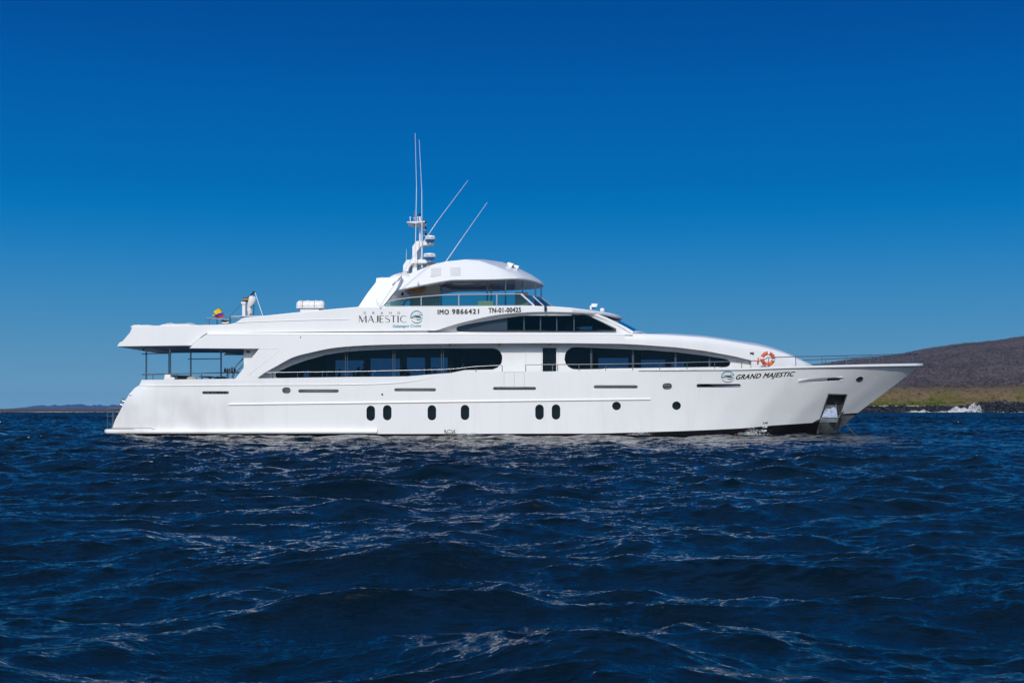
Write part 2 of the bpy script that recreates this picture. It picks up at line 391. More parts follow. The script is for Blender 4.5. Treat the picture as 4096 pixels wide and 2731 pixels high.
# forward fairlead slot, tilted with the sheer
bb = hb(3284, 1518); cutter(cm, [(x, y + (3284 - x) * 0.058) for x, y in stadium(3193, 3375, 1511.5, 1526.5, 6)], bb + 1.0, bb - 0.55)
bb = hb(3438, 1515); cutter(cm, [(3438 + 12.5 * math.cos(a) + 0, 1515 - 8 * math.sin(a) - 2 * math.cos(a)) for a in frange(0, 2 * math.pi, 17)[:-1]], bb + 0.8, bb - 0.25)
PORTS = [(1483, 1652), (1549, 1650), (1727.5, 1650), (1860, 1649), (2158, 1647.5), (2224, 1647)]
for x, y in PORTS:
    bb = hb(x, y); cutter(cm, stadium(x - 17, x + 17, y - 30.5, y + 30.5, 8), bb + 0.4, bb - 0.42)
RPORTS = [(2466, 1623), (2706, 1622)]
for x, y in RPORTS:
    bb = hb(x, y); cutter(cm, [(x + 17.5 * math.cos(a), y + 17 * math.sin(a)) for a in frange(0, 2 * math.pi, 25)[:-1]], bb + 0.4, bb - 0.3)
# anchor pocket
POCKET = [(3315, 1576), (3385, 1578), (3352, 1669), (3284, 1669)]
bbp = hb(3340, 1620); cutter(cm, POCKET, bbp + 1.2, bbp - 0.55)
cut(hull, cm, M['hull'], 40)
# keep the smooth skin shading of the uncut hull on the cut one
from mathutils.kdtree import KDTree
kd = KDTree(len(hull_src.vertices))
for v_ in hull_src.vertices: kd.insert(v_.co, v_.index)
kd.balance(); hme = hull.data
corner = [None] * len(hull_src.vertices)
side_n = {}
for p_ in hull_src.polygons:
    if abs(p_.normal.y) > .25:
        for vi in p_.vertices: side_n[vi] = side_n.get(vi, Vector((0, 0, 0))) + p_.normal * p_.area
ln = [None] * len(hme.loops)
for p_ in hme.polygons:
    for li in p_.loop_indices:
        co_ = hme.vertices[hme.loops[li].vertex_index].co; n_ = p_.normal.copy(); acc = Vector((0, 0, 0))
        if abs(n_.y) > .25:
            for c2_, ix, d_ in kd.find_n(co_, 5):
                nn = side_n.get(ix)
                if nn is not None and nn.length > 0 and nn.normalized().dot(n_) > .75 and d_ < .8: acc += nn.normalized() / (d_ + .01)
        ln[li] = acc.normalized() if acc.length > 0 else n_
hme.normals_split_custom_set(ln)

# hull bottom (antifouling)
lo = [[Vector((q.x, YC, -1.1)) for q in [hull_pt(s, 0, -1.0) for s in ST]], [hull_pt(s, 0, -1.0, 0.55) for s in ST], [hull_pt(s, 0, -0.4, 0.9) for s in ST], [hull_pt(s, 0, -0.0, 0.985) for s in ST], [hull_pt(s, 0, None, 0.997) for s in ST]]
lo.append([Vector((q.x, YC, q.z)) for q in lo[-1]])
bm_ = MB().loft(lo); endcap(bm_, lo, 0); endcap(bm_, lo, -1); bm_.mirror(); bm_.build('hull_bottom', M['black'], yacht, smooth=50)

# stainless bow plate around the anchor pocket: follows the skin, 8 mm proud
def skin_patch(name, poly, m, off, parent, n=14):
    """polygon given as left and right edge polylines, meshed over the hull skin"""
    L, Rr = poly; rws = []
    for i in range(n + 1):
        y = L[0][1] + (L[-1][1] - L[0][1]) * i / n
        xl = interp([(q[1], q[0]) for q in L], y); xr = interp([(q[1], q[0]) for q in Rr], y)
        rws.append([(x, y) for x in frange(xl, xr, n + 1)])
    return rws
pl = thing  # (kept short: plates are built below)
def skin_loft(name, rws, m, off, parent):
    rr = [[HP(x, y, off) for x, y in r] for r in rws]
    return MB().loft(rr).build(name, m, parent, smooth=60)
fr = MB()
# pocket frame: four strips round the opening
def strip(mb, a, b, wdt, off=0.012, n=6):
    a = Vector((a[0], a[1])); b = Vector((b[0], b[1])); d = (b - a).normalized(); nn = Vector((-d.y, d.x)) * wdt
    mb.loft([[HP(*(a + (b - a) * t - nn), off) for t in frange(0, 1, n)], [HP(*(a + (b - a) * t + nn), off) for t in frange(0, 1, n)]])
strip(fr, (3312, 1575.5), (3388, 1577.5), 2.2); strip(fr, (3314, 1575), (3281, 1672), 2.2); strip(fr, (3387, 1577), (3353, 1671), 2.6)
fr.build('anchor_pocket_frame', M['plate'], yacht)
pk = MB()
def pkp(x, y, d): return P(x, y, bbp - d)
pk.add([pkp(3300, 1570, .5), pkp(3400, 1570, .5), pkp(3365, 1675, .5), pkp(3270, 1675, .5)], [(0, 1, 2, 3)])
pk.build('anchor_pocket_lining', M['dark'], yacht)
MB().prism([pkp(3305, 1618, .30), pkp(3345, 1618, .30), pkp(3350, 1669, -0.02), pkp(3288, 1669, -0.02)], (0, .04, .02)).build('anchor_plate', M['mirrorsteel'], yacht)
pl1 = MB()
for (L_, R_) in [([(3283, 1672), (3277, 1688), (3266, 1738), (3264, 1748)], [(3352, 1672), (3348, 1688), (3334, 1738), (3331, 1748)]),
                 ]:
    rws = skin_patch('', (L_, R_), None, 0, None, 12)
BOWLOW = [[hull_pt(s, 0, z, 0.99) for s in frange(3290, 3691, 14)] for z in frange(-0.35, 0.2, 5)]
def lowskin(s, z):
    q = hull_pt(s, 0, z, 1.0); b = YC - q.y; return Vector((q.x, YC - b * (0.985 if z < 0.2 else 1) - 0.012, z))
def plate_start(z):
    lo_, hi_ = 2600, 3690
    for _ in range(30):
        m_ = (lo_ + hi_) / 2; q = hull_pt(m_, 0, z)
        if CX + F * q.x / q.y < 3266 + max(0, z - .1) * 22: lo_ = m_
        else: hi_ = m_
    return lo_
pr = []
for k in range(17):
    row = []
    for i in range(19):
        z = -.4 + (hull_pt(3610, 0).z + .4) * k / 16; s0 = plate_start(z); s_ = s0 + (3691 - s0) * i / 18
        zz = min(z, hull_pt(s_, 0).z + .0); q = hull_pt(s_, 0, zz); row.append(Vector((q.x, min(q.y, YC) - 0.016, zz)))
    pr.append(row)
mirror_copy(MB().loft(pr).build('bow_plate', M['plate'], yacht, smooth=60))
fp = [[HP(x, y, 0.012) for x in frange(3283 - (y - 1671) * .33, 3354 - (y - 1671) * .2, 6)] for y in frange(1671, 1688, 4)]
MB().loft(fp).build('anchor_pocket_sill', M['plate'], yacht)

# porthole glass
for x, y in PORTS:
    bb = hb(x, y) - 0.36
    slab(stadium(x - 20, x + 20, y - 33, y + 33), bb, 0.01).build('porthole', M['blackglass'], yacht)
for x, y in RPORTS:
    bb = hb(x, y) - 0.26
    slab([(x + 20 * math.cos(a), y + 20 * math.sin(a)) for a in frange(0, 2 * math.pi, 21)[:-1]], bb, 0.01).build('porthole', M['blackglass'], yacht)
# chrome rims of the oval fairleads
def ring(poly, off, r, close=True):
    pts = [HP(x, y, off) for x, y in poly]
    mb = MB(); mb.tube(pts + [pts[0], pts[1]], r, 6, False); return mb
for x0, x1, y0, y1 in [(1130, 1161, 1550, 1570), (2651, 2686, 1533, 1554)]:
    ring(stadium(x0, x1, y0, y1, 6), 0.01, 0.022).build('fairlead_rim', M['steel'], yacht)
ring([(3438 + 13.5 * math.cos(a), 1515 - 8.5 * math.sin(a) - 2 * math.cos(a)) for a in frange(0, 2 * math.pi, 17)[:-1]], 0.01, 0.02).build('fairlead_rim', M['steel'], yacht)
slab([(3426, 1506), (3450, 1504), (3450, 1524), (3426, 1526)], hb(3438, 1515) - 0.2, .02).build('fairlead_lining', M['dark'], yacht)
ring([(x, y + (3284 - x) * 0.058) for x, y in stadium(3193, 3375, 1511.5, 1526.5, 6)], 0.005, 0.018).build('fairlead_rim', M['plain'], yacht)
# small drain
MB().lathe([(0.05, -0.02), (0.05, 0.02)], HP(1529, 1577), 'y', 10).build('drain', M['dark'], yacht)
MB().lathe([(0.03, -0.02), (0.03, 0.02)], P(1202, 1349, 4.0), 'y', 10).build('drain', M['dark'], yacht)

# rub rails and lower rubbing band
def taper(pts, r, n=0.06):
    return pts
rr = [HP(x, 1617 + (1596 - 1617) * (x - 915) / (2601 - 915), 0.0) for x in frange(915, 2601, 60)]
MB().tube(rr, 0.055, 10).build('rub_rail', M['white'], yacht, smooth=60)
band = []
for x in frange(430, 1508, 60):
    q = P(x, 1726, interp([(430, 3.72), (520, 3.9), (600, 3.96), (700, 3.97)], x)); band.append(q)
bb_ = MB()
prof = [(0.0, -.115), (0.07, -.10), (0.105, -.05), (0.11, 0.0), (0.105, .05), (0.07, .10), (0.0, .125), (-.2, .125), (-.2, -.115)]
bb_.loft([[q + Vector((0, -a, c)) for a, c in prof] for q in band], True, True)
mirror_copy(bb_.build('rubbing_band', M['hull'], yacht, smooth=60))
# swim platform with rounded corners
pz0, pz1 = P(0, 1735, 4).z, P(0, 1716, 4).z
xa = P(411, 1726, 3.7).x; outl = []
for a in frange(0, 90, 8): outl.append((xa + 0.55 - 0.55 * math.sin(R(a)), YC - 3.35 - 0.55 * math.cos(R(a))))
xf = P(560, 1726, 3.8).x
outl = [(xf, YC - 3.9)] + outl
full = outl + [(x, 2 * YC - y) for x, y in outl[::-1]]
MB().prism([(x, y, pz0) for x, y in full], (0, 0, pz1 - pz0)).build('swim_platform', M['hull'], yacht, bevel=0.09, seg=3, smooth=60)
MB().prism([(x + (0.15 if x < xf - .1 else -0.3), YC + (y - YC) * 0.95, pz1 + .004) for x, y in full], (0, 0, .02)).build('platform_decking', M['teak'], yacht)
MB().tube([P(445, 1710, 3.92), P(603, 1711, 4.01), P(618, 1718, 4.01)], 0.018, 6).build('platform_seam', M['grey'], yacht)
# steps below the platform
lad = MB()
for x in (450.5, 482): lad.tube([P(x, 1735, 2.6), P(x, 1765, 2.6)], .02)
lad.tube([P(450.5, 1741, 2.6), P(482, 1741, 2.6)], .015); lad.build('bathing_ladder', M['steel'], yacht)
# platform guard rail
g = MB()
g.tube([P(430, 1634, 3.1), P(475, 1634, 3.1)], .03); platform_rail = g.build('platform_rail', M['darkgrey'], yacht)
MB().tube([P(448, 1634.5, 1.0), P(480, 1634.5, 1.0)], .03).build('platform_rail', M['darkgrey'], yacht)
for x, bq, ytop in [(430, 3.1, 1636), (450, 1.0, 1637), (455, 3.1, 1636)]: MB().tube([P(x, 1716, bq), P(x, ytop, bq)], .028).build('rail_post', M['steel'], platform_rail)
for x, y, r_ in ((466, 1665, .013), (458, 1695, .010)): MB().tube([P(430, y, 3.1), P(x, y, 3.1)], r_).build('rail_bar', M['darkgrey'], platform_rail)
hn = MB(); hn.tube([P(494, 1592, 2.6), P(471, 1625, 2.6)], .035, 8); hn.tube([P(488, 1602, 2.6), P(500, 1606, 2.6)], .03); hn.tube([P(478, 1616, 2.6), P(492, 1620, 2.6)], .03)
hn.build('grab_handle', M['steel'], yacht)
MB().ball(P(525, 1577, 3.45), (.11, .10, .09)).build('stern_light', M['plain'], yacht)

# bulwark capping along the bow
cap = []
for s in frange(2560, 3691, 40):
    p = hull_pt(s, 1.0); t = interp([(2560, .01), (3000, .07), (3691, .10)], s); cap.append((p, t))
cp = MB(); cp.loft([[p + Vector((0, -.05, -t)), p + Vector((0, -.065, -t * .4)), p + Vector((0, -.05, .02)), p + Vector((0, .08, .035)), Vector((p.x, min(p.y + .25, YC), p.z + .02)), Vector((p.x, min(p.y + .25, YC), p.z - t))] for p, t in cap], True, True).mirror()
cp.build('bulwark_cap', M['white'], yacht, smooth=60)
# knuckle ledge line low on the bulwark (aft)
led = [(553, 1544), (900, 1541), (1300, 1539), (1500, 1536), (1570, 1532.5), (1618, 1529), (1706, 1514), (1763, 1501)]
lp = MB(); lpts = [(HP(x, interp(led, x), 0), interp([(553, 1), (1550, 1), (1763, 0.2)], x)) for x in frange(556, 1763, 70)]
lp.loft([[p + Vector((0, 0.02, -.03 * k)), p + Vector((0, -.03 * k, -.012)), p + Vector((0, -.035 * k, 0.01)), p + Vector((0, 0.02, .03 * k))] for p, k in lpts], True, True)
lp.build('knuckle', M['hull'], yacht, smooth=30)

# ---- main deck house -------------------------------------------
WB = [(975, 3.35), (2400, 3.35), (2550, 3.25), (2700, 3.0), (2850, 2.58), (3005, 2.12), (3060, 1.9)]
zdeck = P(1000, 1519, 4).z - 0.85
def wall_mb(x0, x1, wb, ytop, ybot, t=0.08, n=40):
    ob, ib = [], []
    rows = []
    for y_sel, dt in ((ybot, 0), (ytop, 0), (ytop, t), (ybot, t)):
        rows.append([P(x, y_sel(x), interp(wb, x)) + Vector((0, dt, 0)) for x in frange(x0, x1, n)])
    rows.append(rows[0])
    m_ = MB().loft(rows); 
    for j in (0, -1): m_.add([rows[k][j] for k in range(4)], [(0, 1, 2, 3)])
    return m_
WIN_A = [(1105, 1492), (1108, 1489), (1114, 1487), (1168, 1462), (1229, 1441), (1306, 1420), (1386, 1408), (1440, 1404), (1500, 1401), (1560, 1398), (1650, 1396), (1750, 1394.5), (1974, 1394), (1990, 1399), (1999, 1407), (2006, 1419), (2008, 1434), (2006, 1447), (2000, 1458), (1988, 1469), (1969, 1476), (1859, 1478), (1780, 1494), (1700, 1510), (1560, 1518), (1118, 1520), (1108, 1510), (1104, 1500)]
WIN_F = [(2306, 1390), (2400, 1394), (2500, 1398), (2591, 1401.5), (2706, 1410), (2821, 1424), (2897, 1436), (2913, 1441), (2920, 1450), (2918, 1459), (2908, 1465), (2890, 1467), (2400, 1474), (2306, 1475.5), (2291, 1474), (2275, 1466), (2264, 1453), (2259, 1436), (2261, 1420), (2267, 1406), (2280, 1395), (2292, 1391)]
DOOR = [(2170.5, 1391), (2225, 1391), (2225, 1500), (2170.5, 1500)]
wall = wall_mb(975, 3040, WB, lambda x: 1368 if x < 2400 else interp([(2400, 1368), (2600, 1372), (2800, 1392), (3040, 1440)], x), lambda x: 1610 if x < 2700 else 1530)
wo = wall.build('house_wall', M['white'], yacht, smooth=30)
wmir = mirror_copy(wo)
cm = MB(); cutter(cm, WIN_A, 3.7, 2.9); cutter(cm, WIN_F, 3.7, 1.9); cutter(cm, DOOR, 3.7, 2.9)
cut(wo, cm, M['white'], 30)
# far side windows (simple openings, seen through the saloon)
cm = MB()
def farbox(x0, x1, y0, y1):   # given at near picture columns, same world X and Z on the far side
    a, b = P(x0, y1, 3.35), P(x1, y0, 3.35); cm.box((a.x, YC + 1.8, a.z), (b.x, YC + 3.7, b.z))
for x0, x1, y0, y1 in [(1130, 1235, 1466, 1505), (1270, 1395, 1420, 1500), (1425, 1555, 1412, 1500), (1585, 1665, 1408, 1496), (1690, 1765, 1408, 1490), (2420, 2560, 1410, 1468), (2600, 2720, 1418, 1466), (2745, 2800, 1428, 1462)]:
    farbox(x0, x1, y0, y1)
cut(wmir, cm, M['white'], 30)
# aft bulkhead, ceiling, floor, inner partitions
zc = P(1000, 1368, 3.35).z
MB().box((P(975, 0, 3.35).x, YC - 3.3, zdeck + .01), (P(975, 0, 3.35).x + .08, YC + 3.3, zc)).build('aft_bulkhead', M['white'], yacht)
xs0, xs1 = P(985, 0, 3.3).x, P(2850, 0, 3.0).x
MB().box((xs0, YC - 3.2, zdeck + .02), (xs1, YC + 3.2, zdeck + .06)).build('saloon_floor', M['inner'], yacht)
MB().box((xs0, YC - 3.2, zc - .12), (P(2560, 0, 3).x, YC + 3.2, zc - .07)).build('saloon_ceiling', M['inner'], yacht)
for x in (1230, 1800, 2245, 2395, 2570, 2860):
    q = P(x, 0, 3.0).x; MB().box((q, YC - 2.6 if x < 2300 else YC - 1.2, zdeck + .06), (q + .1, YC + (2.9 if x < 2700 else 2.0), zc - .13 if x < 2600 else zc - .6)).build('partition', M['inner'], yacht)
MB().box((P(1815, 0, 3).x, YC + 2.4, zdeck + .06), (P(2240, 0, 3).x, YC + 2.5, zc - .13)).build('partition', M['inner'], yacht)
# low curtains / linings below far windows
def glass_strip(name, x0, x1, wb, yt, yb, m, inset=0.045, n=30, parent=yacht):
    rws = [[P(x, y(x), interp(wb, x) - inset) for x in frange(x0, x1, n)] for y in (yb, yt)]
    return MB().loft(rws).build(name, m, parent, smooth=60)
ga = glass_strip('window', 1095, 2015, WB, lambda x: 1385 if x > 1500 else interp([(1095, 1470), (1300, 1405), (1500, 1388)], x), lambda x: 1525, M['glass'])
gf = glass_strip('window', 2250, 2930, WB, lambda x: interp([(2250, 1385), (2600, 1396), (2930, 1437)], x), lambda x: 1480, M['glass'])
for g0 in (ga, gf):
    g1 = mirror_copy(g0)
def mull(win, x, y0, y1, wdt, wb, m='grey', dep=.12, inset=.06):
    bq = interp(wb, x) - inset
    return slab([(x - wdt / 2, y0), (x + wdt / 2, y0), (x + wdt / 2, y1), (x - wdt / 2, y1)], bq, dep).build('mullion', M[m], win)
for x in (1386, 1576, 1770):
    mull(ga, x - 4, 1396, 1520, 3.5, WB, 'mullion', .02, .035); mull(ga, x + 4, 1396, 1520, 2.5, WB, 'mullion', .02, .035)
for x, y in ((2365, 1392), (2532, 1398), (2702, 1409), (2838, 1425)):
    mull(gf, x, y - 4, 1478, 8, WB, 'mullion', .02, .03)
# dark gasket round the windows
def gasket(poly, wb, r=0.02, m='dark', parent=None, dz=0.0):
    pts = [P(x, y, interp(wb, x) + 0.0) for x, y in poly]
    return MB().tube(pts + pts[:2], r, 6, False).build('gasket', M[m], parent, smooth=60)
gasket(WIN_A, WB, parent=ga); gasket(WIN_F, WB, parent=gf)
# doors
dr = slab([(2165, 1386), (2232, 1386), (2232, 1520), (2165, 1520)], 3.37, .03)
drf = MB()
for a, b in (((2164, 1384), (2232, 1384)), ((2232, 1384), (2232, 1500)), ((2164, 1384), (2164, 1500)), ((2101, 1386), (2164, 1386)), ((2101, 1386), (2101, 1500))):
    drf.tube([P(*a, 3.37), P(*b, 3.37)], .018, 6)
dro = drf.build('door_frame', M['plain'], yacht)
slab([(2169, 1389), (2227, 1389), (2227, 1500), (2169, 1500)], 3.30, .01).build('door', M['blackglass'], yacht)
hd = MB(); hd.tube([P(2229.5, 1460, 3.42), P(2229.5, 1474, 3.42)], .015); hd.box(P(2227, 1478, 3.42), P(2230, 1475, 3.38)); hd.build('door_handle', M['steel'], dro)
# boarding gate lines in the bulwark
gt = MB()
for a, b in (((2016, 1489), (2097, 1488)), ((2016, 1489), (2016, 1545)), ((2097, 1488), (2097, 1544)), ((2057, 1489), (2057, 1545))):
    gt.tube([HP(*a, 0.0), HP(a[0] + (b[0] - a[0]) * .5, a[1] + (b[1] - a[1]) * .5, 0.0), HP(*b, 0.0)], .008, 5)
gt.build('boarding_gate', M['greygrille'], yacht)

# ---- side fascia with the long arch, and the pylon --------------
ARCH = [(1034, 1508.5), (1065, 1487), (1107, 1464), (1135, 1448), (1168, 1431), (1205, 1419), (1244, 1410), (1295, 1398.5), (1348, 1390), (1420, 1384), (1500, 1380), (1630, 1377), (1783, 1375), (1900, 1374), (2206, 1372.5), (2500, 1375.5)]
ARCH = smooth_poly(ARCH, 4)
fas = [(756, 1393), (1036, 1394.5), (1020, 1414), (978, 1466), (955, 1497), (938, 1516), (938, 1524), (1030, 1524)] + [(1034, 1508.5)] + ARCH[1:] + [(2500, 1335.5), (829, 1336), (813, 1345)]
slab(fas, 4.0, 0.30).mirror().build('side_fascia', M['white'], yacht, bevel=0.02, smooth=30)
# thin outline of the recessed wing panel
wl = [(1036, 1395), (1113, 1395), (1118, 1399), (1100, 1416), (1004, 1490), (1000, 1502), (1004, 1508), (1034, 1508)]
MB().tube([P(x, y, 4.0) for x, y in wl], .012, 5).build('wing_panel_edge', M['white'], yacht)
# ledge: rounded shelf along the top of the fascia
lr = [[P(x, 1333.5 if x < 2400 else interp([(2400, 1333.5), (2530, 1336)], x), 3.99) + Vector((0, a, c)) for a, c in ((-.02, -.05), (-.025, 0.0), (.01, .035), (.12, .045), (.8, .05), (.8, -.05))] for x in frange(829, 2530, 30)]
MB().loft(lr, True, True).mirror().build('side_ledge', M['white'], yacht, smooth=60)
# upper deck slab
zu0, zu1 = P(600, 1383, 3.8).z, P(600, 1345, 3.8).z
MB().box((P(500, 0, 3.8).x, YC - 3.75, zu0), (P(820, 0, 3.8).x, YC + 3.75, zu1 - .1)).build('upper_deck_slab', M['white'], yacht)
MB().box((P(818, 0, 3.8).x, YC - 3.85, P(0, 1391, 4).z), (P(1040, 0, 3.8).x, YC + 3.85, zu1)).build('upper_deck_slab', M['white'], yacht)
MB().box((P(1038, 0, 3.8).x, YC - 3.71, P(0, 1372, 4).z), (P(2500, 0, 3.8).x, YC + 3.71, P(0, 1340, 4).z)).build('upper_deck_slab', M['white'], yacht)
MB().box((P(500, 0, 3.8).x, YC - 3.7, zu0 - .012), (P(812, 0, 3.8).x, YC + 3.7, zu0 - .004)).build('soffit_shade', M['ceil'], yacht)  # darker sheets under the white slab, overhang shade put into their colour
MB().box((P(830, 0, 3.8).x, YC - 3.68, P(0, 1391, 4).z - .012), (P(1030, 0, 3.8).x, YC + 3.8, P(0, 1391, 4).z - .004)).build('soffit_shade', M['ceil'], yacht)
# yellow deck lamps under the fascia
for x in (1604, 1800, 1997, 2196):
    q = P(x, 1376, 3.75); MB().lathe([(.09, 0.0), (.085, -.04), (.05, -.075), (.01, -.085)], q + Vector((0, 0, 0.0)), 'z', 14).build('deck_lamp', M['yellow'], yacht)

# ---- nose of the house: fascia runs on into the coachroof -------
NS = [(2498, 4.0), (2600, 3.9), (2700, 3.68), (2800, 3.36), (2900, 2.95), (3005, 2.45), (3100, 1.9), (3180, 1.3), (3225, .8), (3252, 0.03)]
NARCH = [(2498, 1375.5), (2553, 1378), (2706, 1389), (2821, 1403), (2936, 1424), (3005, 1441)]
NTOP = [(2498, 1332.5), (2526, 1333), (2584, 1334.5), (2668, 1337.5), (2744, 1342.5), (2821, 1348), (2898, 1359), (2973, 1371.5), (3043, 1383), (3104, 1399), (3142, 1411), (3181, 1427), (3206, 1440), (3235, 1453), (3248, 1460), (3252, 1462)]
nx = frange(2498, 3005, 26) + frange(3008, 3252, 22)
def nbot(x): return interp(NARCH, x) if x <= 3005 else 1495
nrows = [[], [], [], [], [], [], [], [], [], [], []]
for x in nx:
    b = interp(NS, x); yb, yt = nbot(x), interp(NTOP, x); ptop = P(x, yt, b); pb = P(x, yb, b)
    h = min(0.45, max(ptop.z - P(x, 1475, b).z, 0.05)); 
    rad = min(0.22, h * 0.5)
    A = [Vector((pb.x, YC, ptop.z - .35)), Vector((pb.x, YC - max(b - .25, 0), ptop.z - .35)), Vector((pb.x, YC - max(b - .20, 0), pb.z)), Vector((pb.x, YC - b, pb.z)),
         Vector((pb.x, YC - b * 1.0, pb.z + (ptop.z - rad * 1.6 - pb.z) * .5)), Vector((pb.x, YC - b, ptop.z - rad * 1.4)), Vector((pb.x, YC - max(b - rad * .16, 0), ptop.z - rad * .55)),
         Vector((pb.x, YC - max(b - rad * .6, 0), ptop.z - rad * .08)), Vector((pb.x, YC - max(b - rad * 1.6, 0) * 1, ptop.z + rad * .12)), Vector((pb.x, YC - b * .45, ptop.z + .20 * min(1, b / 2) * interp([(2498, .2), (2700, 1), (3252, 1)], x))), Vector((pb.x, YC, ptop.z + .28 * min(1, b / 2) * interp([(2498, .2), (2700, 1), (3252, 1)], x)))]
    for r_, q in zip(nrows, A): r_.append(q)
nm_ = MB().loft(nrows).mirror(); nm_.build('coachroof', M['white'], yacht, smooth=40)
slab([(2997, 1409), (3016, 1409), (3016, 1416), (2997, 1416)], interp(NS, 3006) + .03, .03).build('vent', M['darkgrey'], yacht)

# ---- upper side bulwark panel (carries the big lettering) --------
UB = 3.8
up = [(467, 1386), (478, 1368), (488, 1366), (519, 1330), (530, 1303), (630, 1302), (763, 1300), (859, 1299), (924, 1295), (943, 1290), (966, 1274), (988, 1269), (1061, 1262), (1168, 1251), (1306, 1238), (1432, 1227), (1520, 1226), (1545, 1227.5), (1800, 1226.5), (2137, 1223), (2168, 1224), (2214, 1225), (2290, 1230.5),
      (2290, 1250)] + smooth_poly([(2206, 1248), (2130, 1249), (2080, 1252), (2015, 1257), (1955, 1266), (1897, 1279), (1821, 1298), (1785, 1309), (1752, 1320)], 3) + [ (1740, 1322), (1500, 1325), (900, 1331), (829, 1331.5), (812, 1341), (790, 1360), (764, 1382)]
slab(up, UB, 0.22).mirror().build('upper_bulwark', M['white'], yacht, bevel=0.03, smooth=30)
MB().box((P(800, 0, 3.6).x, YC - 3.58, P(0, 1350, 3.6).z), (P(1712, 0, 3.6).x, YC - 3.5, P(0, 1300, 3.6).z)).build('groove_wall', M['white'], yacht)
# stern end of the upper bulwark
ab = [P(478, 1368, UB), P(488, 1366, UB), P(519, 1330, UB), P(530, 1303, UB), P(545, 1303, UB), P(545, 1385, UB), P(467, 1386, UB)]
MB().prism([(p.x, YC - 3.6, p.z) for p in ab], (0, 7.2, 0)).build('stern_bulwark', M['white'], yacht)
# crease where the top of the bulwark leans in
cs = [(943, 1291.5), (1000, 1288), (1114, 1284), (1250, 1280), (1400, 1277)]
crs = MB()
crs.loft([[P(x, y, UB) + Vector((0, a, c)) for a, c in ((.03, -.04), (-.022, -.01), (-.03, .01), (.03, .05))] for x, y in cs], True, True)
crs.build('bulwark_crease', M['white'], yacht, smooth=70)
# flybridge deck / pilothouse roof and its rounded brow
zf = P(1600, 1240, UB).z
MB().box((P(1450, 0, UB).x, YC - 3.6, zf - .25), (P(2288, 0, UB).x, YC + 3.6, zf - .02)).build('flybridge_deck', M['white'], yacht)
BR = [(2286, 1230, 1250, 3.8), (2320, 1234, 1251.5, 3.72), (2359, 1239, 1254, 3.56), (2385, 1242, 1257, 3.35), (2409, 1245.5, 1260, 3.05), (2436, 1250.5, 1265.5, 2.6), (2456, 1255, 1270, 2.15), (2470, 1259, 1273.5, 1.7), (2480, 1263, 1275.5, 1.2), (2487, 1267, 1276.5, .6), (2490, 1270, 1277, .02)]
br = [[], [], [], [], [], [], []]
for x, yt, yb, b in BR:
    pt, pb2 = P(x, yt, b), P(x, yb, b); zm = (pt.z + pb2.z) / 2; th = pt.z - pb2.z
    for r_, q in zip(br, [Vector((pt.x - .3, YC, pb2.z + .12)), Vector((pt.x - .15, YC - max(b - .4, 0), pb2.z + .03)), Vector((pt.x - .02, YC - max(b - .05, 0), pb2.z)), Vector((pt.x, YC - b, pb2.z + th * .3)), Vector((pt.x, YC - b, pt.z - th * .25)), Vector((pt.x, YC - max(b - .08, 0), pt.z)), Vector((pt.x, YC, pt.z + .04))]): r_.append(q)
MB().loft(br).mirror().build('pilothouse_brow', M['white'], yacht, smooth=50)

# ---- upper deck house -------------------------------------------
UWB = [(1700, 3.3), (2340, 3.3), (2459, 3.12), (2530, 2.8), (2560, 2.6)]
WIN_U = [(1826, 1314), (1832, 1308), (1865, 1300), (1900, 1293.5), (1957, 1284), (2030, 1272), (2091, 1265), (2168, 1261), (2283, 1260), (2340, 1261), (2380, 1277), (2420, 1297), (2459, 1319), (2440, 1320.5), (2000, 1322), (1834, 1322), (1828, 1320)]
uw = MB()
uo = [(1700, 1240), (2290, 1240), (2300, 1246), (2340, 1250), (2378, 1255), (2420, 1271), (2463, 1291), (2500, 1310), (2532, 1329), (2534, 1336), (1700, 1336)]
pts = [P(x, y, interp(UWB, x)) for x, y in uo]; uw.prism(pts, (0, .09, 0))
uwo = uw.build('pilothouse_wall', M['white'], yacht, smooth=30); uwm = mirror_copy(uwo)
cm = MB(); cutter(cm, WIN_U, 3.7, 2.6); cut(uwo, cm, M['white'], 30)
cm = MB(); 
for x0, x1 in ((2310, 2400),): farbox(x0, x1, 1272, 1310)
cut(uwm, cm, M['white'], 30)
gu = glass_strip('window', 1815, 2465, UWB, lambda x: interp([(1815, 1300), (1900, 1285), (2030, 1266), (2170, 1255), (2340, 1255), (2465, 1314)], x), lambda x: 1326, M['darkglass'])
gasket(WIN_U, UWB, parent=gu)
slab([(1822, 1326), (1822, 1300), (1900, 1285), (2029, 1266), (2029, 1326)], 3.278, .01).build('solid_pane', M['panelglass'], gu)
for x in (2096, 2162, 2227, 2296): mull(gu, x, 1256, 1326, 4.5, UWB, 'mullion', .02, .03)
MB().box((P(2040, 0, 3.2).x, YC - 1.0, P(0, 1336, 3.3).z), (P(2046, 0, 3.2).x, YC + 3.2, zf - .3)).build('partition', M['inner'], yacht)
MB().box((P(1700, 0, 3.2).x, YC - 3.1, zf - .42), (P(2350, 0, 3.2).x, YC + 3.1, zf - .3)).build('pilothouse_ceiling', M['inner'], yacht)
q = P(2265, 1318, 2.2); MB().prism([q, q + Vector((.75, 0, 0)), q + Vector((.2, 0, .3)), q + Vector((0, 0, .28))], (0, .6, 0)).build('helm_seat', M['orange'], yacht)
